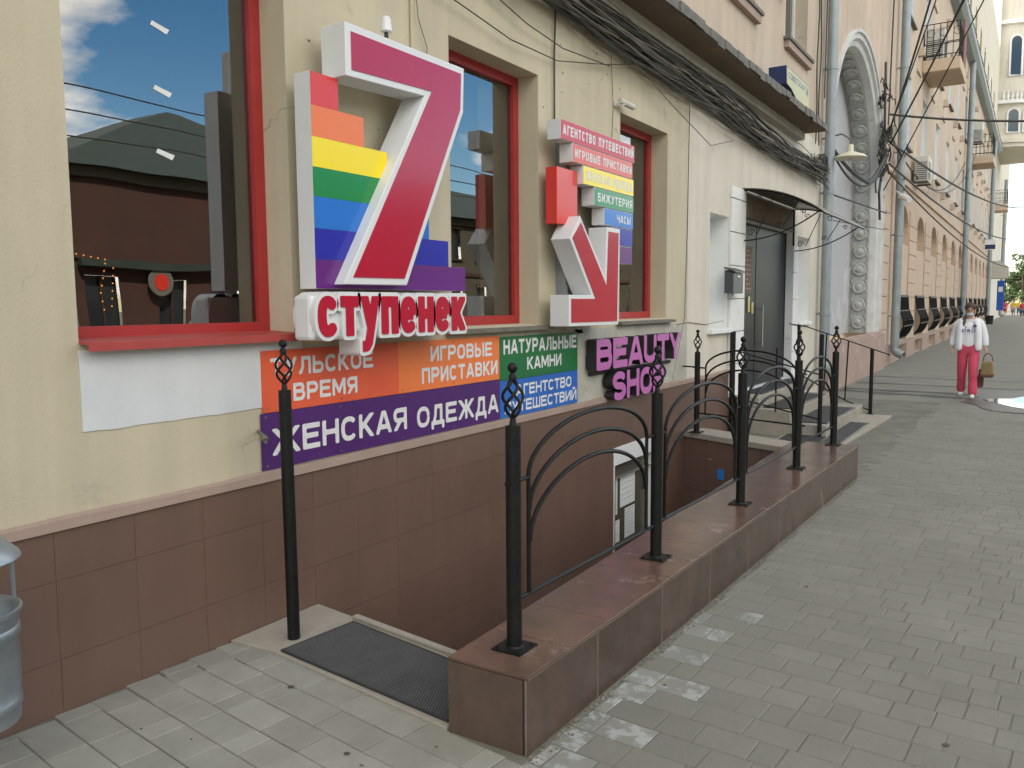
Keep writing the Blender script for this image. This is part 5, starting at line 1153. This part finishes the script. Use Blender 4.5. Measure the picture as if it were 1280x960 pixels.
# ================================================================== PEOPLE
def skin_mesh(name, J, E_, m, parent=None, sub=2, smooth=True):
    """J: {key:(x,y,z,rx[,ry])}; E_: chains of keys; first joint is the root"""
    keys = list(J); idx = {k: i for i, k in enumerate(keys)}; ed = set()
    for c in E_:
        for a_, b_ in zip(c[:-1], c[1:]): ed.add((idx[a_], idx[b_]))
    me = bpy.data.meshes.new(name); me.from_pydata([J[k][:3] for k in keys], list(ed), []); me.update()
    o = bpy.data.objects.new(name, me); COL.objects.link(o)
    o.modifiers.new('s', 'SKIN'); sv = me.skin_vertices[0].data
    for i, k in enumerate(keys): j = J[k]; sv[i].radius = (j[3], j[4] if len(j) > 4 else j[3]); sv[i].use_root = (i == 0)
    s = o.modifiers.new('u', 'SUBSURF'); s.levels = sub; s.render_levels = sub
    dg = bpy.context.evaluated_depsgraph_get(); me2 = bpy.data.meshes.new_from_object(o.evaluated_get(dg)); me2.name = name
    bpy.data.objects.remove(o); bpy.data.meshes.remove(me)
    me2.materials.clear(); me2.materials.append(M[m] if isinstance(m, str) else m); me2.polygons.foreach_set('use_smooth', [True]*len(me2.polygons))
    return link(name, me2, parent)
def loc_child(o, parent): return o
wo_ = thing('person', 'woman walking towards the camera in white cardigan and pink trousers with a khaki bag', 'person', (-.97, 16.2, 0))
wo_['base'] = (0, 0, 0)                                # her parts are built round the origin, facing -y
legs = {'pel': (0, 0, .86, .135, .10), 'hl': (.085, 0, .80, .095, .095), 'kl': (.085, -.10, .47, .066), 'cl': (.09, -.07, .30, .058), 'al': (.09, -.11, .085, .042), 'hr_': (-.085, 0, .80, .095, .095), 'kr': (-.09, .03, .47, .066), 'cr': (-.095, .10, .30, .058), 'ar': (-.10, .17, .10, .042)}
body = {'pel': (0, 0, .88, .13, .10), 'wai': (0, 0, 1.03, .125, .095), 'che': (0, .01, 1.20, .135, .105), 'nb': (0, .02, 1.345, .06, .055), 'nk': (0, .01, 1.40, .05), 'hd0': (0, -.005, 1.46, .062, .07), 'hd1': (0, 0, 1.535, .072, .085), 'hd2': (0, .005, 1.585, .05, .06),
        'sl': (.155, .02, 1.30, .055), 'el': (.225, .02, 1.06, .040), 'wl': (.255, -.03, .85, .026), 'ml': (.26, -.04, .79, .030, .018), 'sr': (-.155, .02, 1.30, .055), 'er': (-.225, .05, 1.06, .040), 'wr': (-.25, -.02, .85, .026), 'mr': (-.255, -.035, .79, .030, .018)}
for sd, sx in (('l', 1), ('r', -1)):
    mx_, my_, mz_ = body['m'+sd][:3]
    for i, (dy_, L) in enumerate(((-.028, .062), (-.010, .072), (.008, .068), (.024, .055))):
        body['f%s%d' % (sd, i)] = (mx_, my_+dy_, mz_-.03, .009); body['g%s%d' % (sd, i)] = (mx_-sx*.006, my_+dy_, mz_-.03-L*.55, .008); body['h%s%d' % (sd, i)] = (mx_-sx*.018, my_+dy_, mz_-.03-L, .007)
    body['t%s0' % sd] = (mx_-sx*.01, my_-.035, mz_-.005, .009); body['t%s1' % sd] = (mx_-sx*.018, my_-.052, mz_-.04, .008)
ch = [['pel', 'wai', 'che', 'nb', 'nk', 'hd0', 'hd1', 'hd2']]+[['nb', 's'+s_, 'e'+s_, 'w'+s_, 'm'+s_] for s_ in 'lr']
for s_ in 'lr':
    ch += [['m'+s_, 'f%s%d' % (s_, i), 'g%s%d' % (s_, i), 'h%s%d' % (s_, i)] for i in range(4)]+[['m'+s_, 't%s0' % s_, 't%s1' % s_]]
lb = dict(body); lb.update({k: v for k, v in legs.items() if k != 'pel'}); lb2 = {k: (v if not k in legs or k == 'pel' else (*v[:3], v[3]*.8)) for k, v in lb.items()}
bodyo = skin_mesh('body', lb2, ch+[['pel', 'hl', 'kl', 'cl', 'al'], ['pel', 'hr_', 'kr', 'cr', 'ar']], 'skin', wo_)
tr = {k: (v[0], v[1], v[2], *[q_*(1.05 if k in ('pel', 'hl', 'hr_') else 1.22) for q_ in v[3:]]) for k, v in legs.items()}
tr['pel'] = (0, 0, .93, .158, .118); tr['w0'] = (0, 0, 1.0, .140, .108); tr['cl'] = (.09, -.08, .28, .075); tr['al'] = (.092, -.115, .045, .080); tr['cr'] = (-.095, .10, .29, .072); tr['ar'] = (-.10, .165, .075, .078)
skin_mesh('trousers', tr, [['pel', 'w0'], ['pel', 'hl', 'kl', 'cl', 'al'], ['pel', 'hr_', 'kr', 'cr', 'ar']], 'pants', wo_)
top = {'p': (0, 0, .80, .165, .125), 'w': (0, 0, 1.0, .152, .118), 'c': (0, -.005, 1.21, .150, .120), 'n': (0, .02, 1.34, .085, .07)}
skin_mesh('tee_shirt', top, [['p', 'w', 'c', 'n']], 'fabricw', wo_)
crd = {'c': (0, .025, 1.20, .168, .112), 'w': (0, .035, 1.02, .165, .105), 'p': (0, .04, .86, .168, .105), 'n': (0, .035, 1.33, .10, .07), 'sl': (.165, .02, 1.295, .072), 'el': (.232, .02, 1.06, .062), 'wl': (.256, -.028, .87, .050), 'sr': (-.165, .02, 1.295, .072), 'er': (-.232, .05, 1.06, .062), 'wr': (-.252, -.018, .87, .050)}
skin_mesh('cardigan', crd, [['c', 'w', 'p'], ['c', 'n'], ['n', 'sl', 'el', 'wl'], ['n', 'sr', 'er', 'wr']], mat('white_cardigan', (.74, .74, .76), (.66, .66, .69), 30, .9), wo_)
for sx in (1, -1):
    skin_mesh('cardigan_front', {'a': (sx*.10, -.04, 1.34, .045), 'b': (sx*.135, -.085, 1.20, .062, .05), 'c': (sx*.145, -.085, 1.0, .062, .05), 'd': (sx*.15, -.08, .80, .066, .05)}, [['a', 'b', 'c', 'd']], 'fabricw', wo_)
hair = {'a': (0, .03, 1.565, .082, .085), 'b': (0, .06, 1.50, .075, .06), 'c': (-.03, .055, 1.42, .05), 'd': (-.075, -.03, 1.36, .035), 'e': (-.09, -.085, 1.28, .028), 'f': (-.09, -.10, 1.22, .018)}
skin_mesh('hair', hair, [['a', 'b', 'c', 'd', 'e', 'f']], 'hair', wo_)
q = MB(); q.ball((0, .022, 1.553), .092, 18, 12, (.98, 1.02, .86)); q.build('hair_cap', 'hair', wo_, smooth=True)
q = MB(); q.ball((0, -.085, 1.495), .016, 8, 6, (1, 1.2, 1.5)); q.ball((-.072, 0, 1.50), .018, 8, 6, (.5, 1, 1.5)); q.ball((.072, 0, 1.50), .018, 8, 6, (.5, 1, 1.5)); q.build('face_features', 'skin', bodyo, smooth=True)
q = MB()
for sx in (1, -1): q.tube([(sx*.03+.022*math.cos(a_), -.088, 1.512+.017*math.sin(a_)) for a_ in [i*.628 for i in range(11)]], .003, 5); q.tube([(sx*.052, -.083, 1.515), (sx*.076, -.01, 1.515)], .003, 4)
q.tube([(-.01, -.09, 1.514), (.01, -.09, 1.514)], .003, 4); q.build('glasses', 'blackp', wo_)
q = MB()
for sx in (1, -1): q.ball((sx*.029, -.078, 1.512), .009, 8, 6, (1.3, .6, .7))
q.build('eyes', 'blackp', bodyo)
q = MB(); q.tube([(-.014, -.082, 1.468), (0, -.086, 1.467), (.014, -.082, 1.468)], .0045, 6); q.build('mouth', mat('lips', (.35, .12, .10)), bodyo)
q = MB(); q.ball((0, -.045, 1.425), .052, 16, 10, (1.05, .95, .75)); q.build('face_mask', mat('grey_blue_mask', (.40, .46, .50), None, rough=.9), wo_, smooth=True)
q = MB(); vio = mat('violet_print', (.10, .07, .22), None, rough=.8)
tx = letters('D&G', 0, -.10, .10, 1.13, 1.185, vio, None, t=.2, cell=.09, sp=.25, name='print'); tx.parent = wo_; tx.rotation_euler = (0, 0, -math.pi/2); tx.location = (0, -.142, 0); bpy.context.view_layer.update()
q.ball((.085, -.128, 1.235), .028, 8, 6, (1, .3, 1)); q.ball((-.045, -.140, 1.205), .012, 8, 6, (1, .3, 1)); q.build('print', vio, wo_)
for s_, (x_, y_, z_) in (('l', (.092, -.13, .0)), ('r', (-.10, .15, .015))):
    skin_mesh('shoe', {'h': (x_, y_+.03, z_+.045, .036, .036), 'm': (x_, y_-.06, z_+.04, .040, .034), 't': (x_, y_-.135, z_+.030, .034, .026)}, [['h', 'm', 't']], mat('cream_canvas', (.72, .70, .62)), wo_)
bgx = thing('handbag', 'khaki handbag with brown trim carried in her left hand', 'bag', (-.97+.30, 16.15, .35))
q = MB(); q.prismy([(-.78, .40), (-.75, .37), (-.60, .37), (-.57, .40), (-.595, .61), (-.615, .64), (-.735, .64), (-.755, .61)], 16.06, 16.2); q.build('pouch', 'bag', bgx, bevel=.025)
q = MB(); q.prismy([(-.785, .395), (-.75, .365), (-.60, .365), (-.565, .395), (-.57, .43), (-.78, .43)], 16.05, 16.21); q.build('base_trim', 'bag2', bgx, bevel=.02)
for yy_ in (16.09, 16.17):
    q = MB(); q.tube([(-.75, yy_, .64)]+[(-.67-.07*math.cos(a_), yy_, .66+.11*math.sin(a_)) for a_ in [i*math.pi/10 for i in range(11)]]+[(-.59, yy_, .64)], .008, 6); q.build('handle', 'bag2', bgx, smooth=True)
q = MB(); q.prismy([(-.84, .20), (-.80, .17), (-.73, .19), (-.72, .46), (-.80, .50)], 16.26, 16.34); tag(q.build('shopping_bag', 'bag2', bevel=.015), 'dark red brown bag hanging behind her khaki handbag', 'bag')
# distant walkers
def walker(label, x, y, shirt, pants, h=1.68, stride=.12, tw=0):
    o = thing('person', label, 'person', (x, y, 0)); o['base'] = (0, 0, 0); k = h/1.6
    J = {a_: tuple(q_*k for q_ in b_) for a_, b_ in lb2.items() if a_[0] not in 'fgt' and not (a_[0] == 'h' and a_[1:2] in 'lr' and len(a_) == 3 and a_[2].isdigit())}
    for a_ in ('kl', 'cl', 'al'): v = J[a_]; J[a_] = (v[0], -stride*(.9-v[2]), v[2], *v[3:])
    for a_ in ('kr', 'cr', 'ar'): v = J[a_]; J[a_] = (v[0], stride*1.3*(.9-v[2]), v[2], *v[3:])
    C0 = [['pel', 'wai', 'che', 'nb', 'nk', 'hd0', 'hd1', 'hd2'], ['nb', 'sl', 'el', 'wl', 'ml'], ['nb', 'sr', 'er', 'wr', 'mr'], ['pel', 'hl', 'kl', 'cl', 'al'], ['pel', 'hr_', 'kr', 'cr', 'ar']]
    skin_mesh('body', J, C0, 'skin', o, 1)
    T = {a_: (J[a_][0], J[a_][1], J[a_][2], J[a_][3]*1.25, (J[a_][4] if len(J[a_]) > 4 else J[a_][3])*1.25) for a_ in ('che', 'wai', 'pel', 'nb', 'sl', 'sr', 'el', 'er')}
    skin_mesh('shirt', T, [['che', 'wai', 'pel'], ['che', 'nb'], ['nb', 'sl', 'el'], ['nb', 'sr', 'er']], shirt, o, 1)
    T = {a_: (J[a_][0], J[a_][1], J[a_][2], J[a_][3]*1.35) for a_ in ('pel', 'hl', 'hr_', 'kl', 'kr', 'cl', 'cr')}
    skin_mesh('shorts', T, [['pel', 'hl', 'kl', 'cl'], ['pel', 'hr_', 'kr', 'cr']], pants, o, 1)
    skin_mesh('hair', {'a': (0, .02, h*.965, .095, .10), 'b': (0, .05, h*.93, .08, .07)}, [['a', 'b']], 'hair', o, 1)
    o.rotation_euler = (0, 0, tw)
cy_, cr_, cb_, cg_ = mat('yellow_shirt', (.75, .50, .06)), mat('red_shirt', (.50, .06, .08)), mat('blue_denim', (.05, .07, .14)), mat('grey_cloth', (.30, .30, .32))
walker('distant walker in a bright yellow shirt, left of two', -2.05, 98, cy_, cg_, 1.75, tw=3.1)
walker('distant walker in a bright yellow shirt at the middle of the crowd', -1.65, 102, cy_, cb_, 1.72, .2, .1)
walker('distant walker in a red top left of the yellow shirts', -3.1, 110, cr_, cr_, 1.65, .1)
walker('distant walker in a dark red top farthest left', -3.9, 125, cr_, cb_, 1.7, .15, 3.0)
walker('distant walker in red at the right edge', -1.15, 88, cr_, cb_, 1.62, .18)
walker('distant walker in grey behind the yellow shirts', -2.6, 118, cg_, cb_, 1.72, .1)

# ================================================================== TREES
def tree(label, x, y, h, rad, seed, nl=5200):
    r_ = random.Random(seed); o = thing('tree', label, 'tree', (x, y, 0), 'trees at the end of the street'); q = MB()
    q.tube([(x, y, 0), (x+.1, y, h*.25), (x-.05, y+.1, h*.6), (x, y, h*.85)], [.28, .22, .13, .04], 8)
    cl_ = []
    for k in range(26):
        a_ = r_.uniform(0, 6.28); z = h*r_.uniform(.28, .97); rr_ = rad*math.sin(math.pi*min(1, max(.12, (z/h-.12)/.95)))**.7*r_.uniform(.35, .95); c = Vector((x+rr_*math.cos(a_), y+rr_*math.sin(a_), z)); cl_.append((c, rad*r_.uniform(.22, .42)))
        if k < 12: q.tube([(x, y, max(.2*h, z-h*.18)), tuple(c)], [.07, .02], 5)
    q.build('trunk', 'bark', o, smooth=True); q = MB()
    for k in range(nl):
        c, s_ = r_.choice(cl_); d = Vector((r_.gauss(0, 1), r_.gauss(0, 1), r_.gauss(0, .8))); d = d.normalized()*s_*r_.uniform(.55, 1.08); p = c+d
        u = Vector((r_.uniform(-1, 1), r_.uniform(-1, 1), r_.uniform(-1, 1))).normalized(); v = u.orthogonal().normalized(); l_ = r_.uniform(.10, .20)
        q.add([tuple(p-u*l_), tuple(p+v*l_*.5), tuple(p+u*l_), tuple(p-v*l_*.5)], [(0, 1, 2, 3)])
    q.build('crown', 'leaf', o)
tree('dark green tree at the end of the street, leftmost and tallest', -1.9, 138, 8.4, 2.3, 1); tree('dark green tree right of the tallest at the street end', 1.6, 134, 6.4, 2.6, 2); tree('bushy tree behind the distant walkers', -.2, 150, 6.2, 3.2, 3); tree('tree farther right at the street end beyond the edge', 5.5, 132, 7.5, 3.2, 4)
tree('low tree farther left behind the far canopy', -4.6, 158, 6.0, 2.8, 5)

# ================================================================== OPPOSITE SIDE (seen in the window panes)
def opp(label, y0, y1, hz, ridge, mname, seed):
    o = thing('opposite_building', label, 'building', (20, (y0+y1)/2, 0), 'buildings across the road'); w = MB(); hs = []
    n = int((y1-y0-1)/2.6)
    for fl_ in range(int(hz//3.2)):
        for k in range(n): hs.append((y0+.9+k*2.6, y0+2.1+k*2.6, 1.0+fl_*3.2, 2.7+fl_*3.2))
    ys_ = sorted({y0, y1, *[v for h in hs for v in h[:2]]}); zs_ = sorted({0, hz, *[v for h in hs for v in h[2:4]]})
    for i in range(len(ys_)-1):
        for j in range(len(zs_)-1):
            cy_, cz_ = (ys_[i]+ys_[i+1])/2, (zs_[j]+zs_[j+1])/2
            xx = 20.2 if any(h[0] < cy_ < h[1] and h[2] < cz_ < h[3] for h in hs) else 20
            if xx == 20: w.quad((xx, ys_[i], zs_[j]), (xx, ys_[i], zs_[j+1]), (xx, ys_[i+1], zs_[j+1]), (xx, ys_[i+1], zs_[j]))
    w.quad((20, y0, 0), (32, y0, 0), (32, y0, hz), (20, y0, hz)); w.quad((20, y1, 0), (20, y1, hz), (32, y1, hz), (32, y1, 0)); w.build('wall', mname, o)
    for h in hs:
        q = MB(); q.quad((20.15, h[0], h[2]), (20.15, h[0], h[3]), (20.15, h[1], h[3]), (20.15, h[1], h[2])); q.build('window', 'dglass', o)
    for h in hs:
        q = MB(); q.box(19.9, 19.995, h[0]-.12, h[1]+.12, h[3], h[3]+.14); q.box(19.88, 19.995, h[0]-.1, h[1]+.1, h[2]-.1, h[2]); q.box(20.05, 20.1, (h[0]+h[1])/2-.03, (h[0]+h[1])/2+.03, h[2], h[3]); q.build('window_trim', 'oppwall', o)
    q = MB(); q.box(19.8, 19.995, y0, y1, hz-.35, hz-.01); q.build('eaves_cornice', 'oppwall2', o); q = MB(); q.box(19.9, 19.995, y0, y1, 3.25, 3.45); q.build('string_course', 'oppwall', o)
    for k_ in range(2): q = MB(); q.tube([(19.88, y0+.4+(y1-y0-.8)*k_, 0), (19.88, y0+.4+(y1-y0-.8)*k_, hz-.3)], .07, 8); q.build('downpipe', 'pipe', o)
    w = MB(); e = .5
    A = [(20-e, y0-e, hz), (32+e, y0-e, hz), (32+e, y1+e, hz), (20-e, y1+e, hz), (26, y0+(8.6 if seed == 1 else 4.2), ridge), (26, y1-(8.6 if seed == 1 else 4.2), ridge)]
    w.add(A, [(0, 1, 4), (1, 2, 5, 4), (2, 3, 5), (3, 0, 4, 5), (3, 2, 1, 0)]); w.build('roof', 'roof', o)
    
opp('red brown two storey house with a dark green hipped roof across the road', 15.2, 33, 6.3, 10.3, 'oppwall', 1)
opp('long ochre house with a dark roof across the road', 35.5, 75, 6.4, 9.1, 'oppwall2', 2)
opp('ochre house across the road behind the camera', -24, 13.5, 5.6, 8.0, 'oppwall2', 3)
q = MB(); q.lathe((19.7, 18.6, 2.6), [(.5, -.04), (.52, 0), (.5, .04)], 24, 'x'); t_ = thing('round_sign', 'round white and red sign on the red brown house across the road', 'sign', (19.8, 18.6, 2.6)); q.build('disc', 'stone', t_); q = MB(); q.lathe((19.64, 18.6, 2.6), [(.3, 0), (.3, .015)], 20, 'x'); q.build('emblem', 's_red', t_)
q = MB(); q.box(19.6, 19.85, 15.8, 24.5, 3.0, 3.25); tag(q.build('shop_fascia', 'roof'), 'dark green shop fascia strip on the red brown house across the road', 'sign')
for k in range(3): cable(('wire hanging over the road, lowest of three', 'wire hanging over the road, middle of three', 'wire hanging over the road, highest of three')[k], [(13, -10, 6.2+k*.7), (13.5, 45, 6.8+k*.5)], .02, sag=.6, seg=14)
def car(label, y, m):
    o = thing('parked_car', label, 'car', (11.2, y, -.13), 'cars parked across the road'); x0_, x1_, z = 10.3, 12.0, -.13
    q = MB(); q.prism([(y-2.1, z+.35), (y+2.1, z+.35), (y+2.15, z+.75), (y+1.9, z+.9), (y-1.1, z+.98), (y-2.05, z+.85)], x0_, x1_); q.build('body', m, o, bevel=.05)
    q = MB(); q.prism([(y-1.0, z+.95), (y+1.7, z+.90), (y+1.2, z+1.42), (y-.4, z+1.45)], x0_+.12, x1_-.12); q.build('cabin', 'dglass', o, bevel=.05)
    q = MB(); q.prism([(y-.42, z+1.44), (y+1.22, z+1.41), (y+1.15, z+1.47), (y-.35, z+1.50)], x0_+.15, x1_-.15); q.build('roof', m, o, bevel=.02)
    for sy in (-1.3, 1.3):
        for xx in (x0_-.01, x1_-.2): q = MB(); q.lathe((xx, y+sy, z+.32), [(.32, 0), (.33, .02), (.33, .2), (.32, .22)], 20, 'x'); q.build('wheel', 'tyre', o, smooth=True)
car('silver car parked across the road', 14.5, 'carp'); car('red car parked across the road', 20.3, 'carr')
for o in bpy.data.objects:
    for k in ('is_root', 'base'):
        if k in o: del o[k]
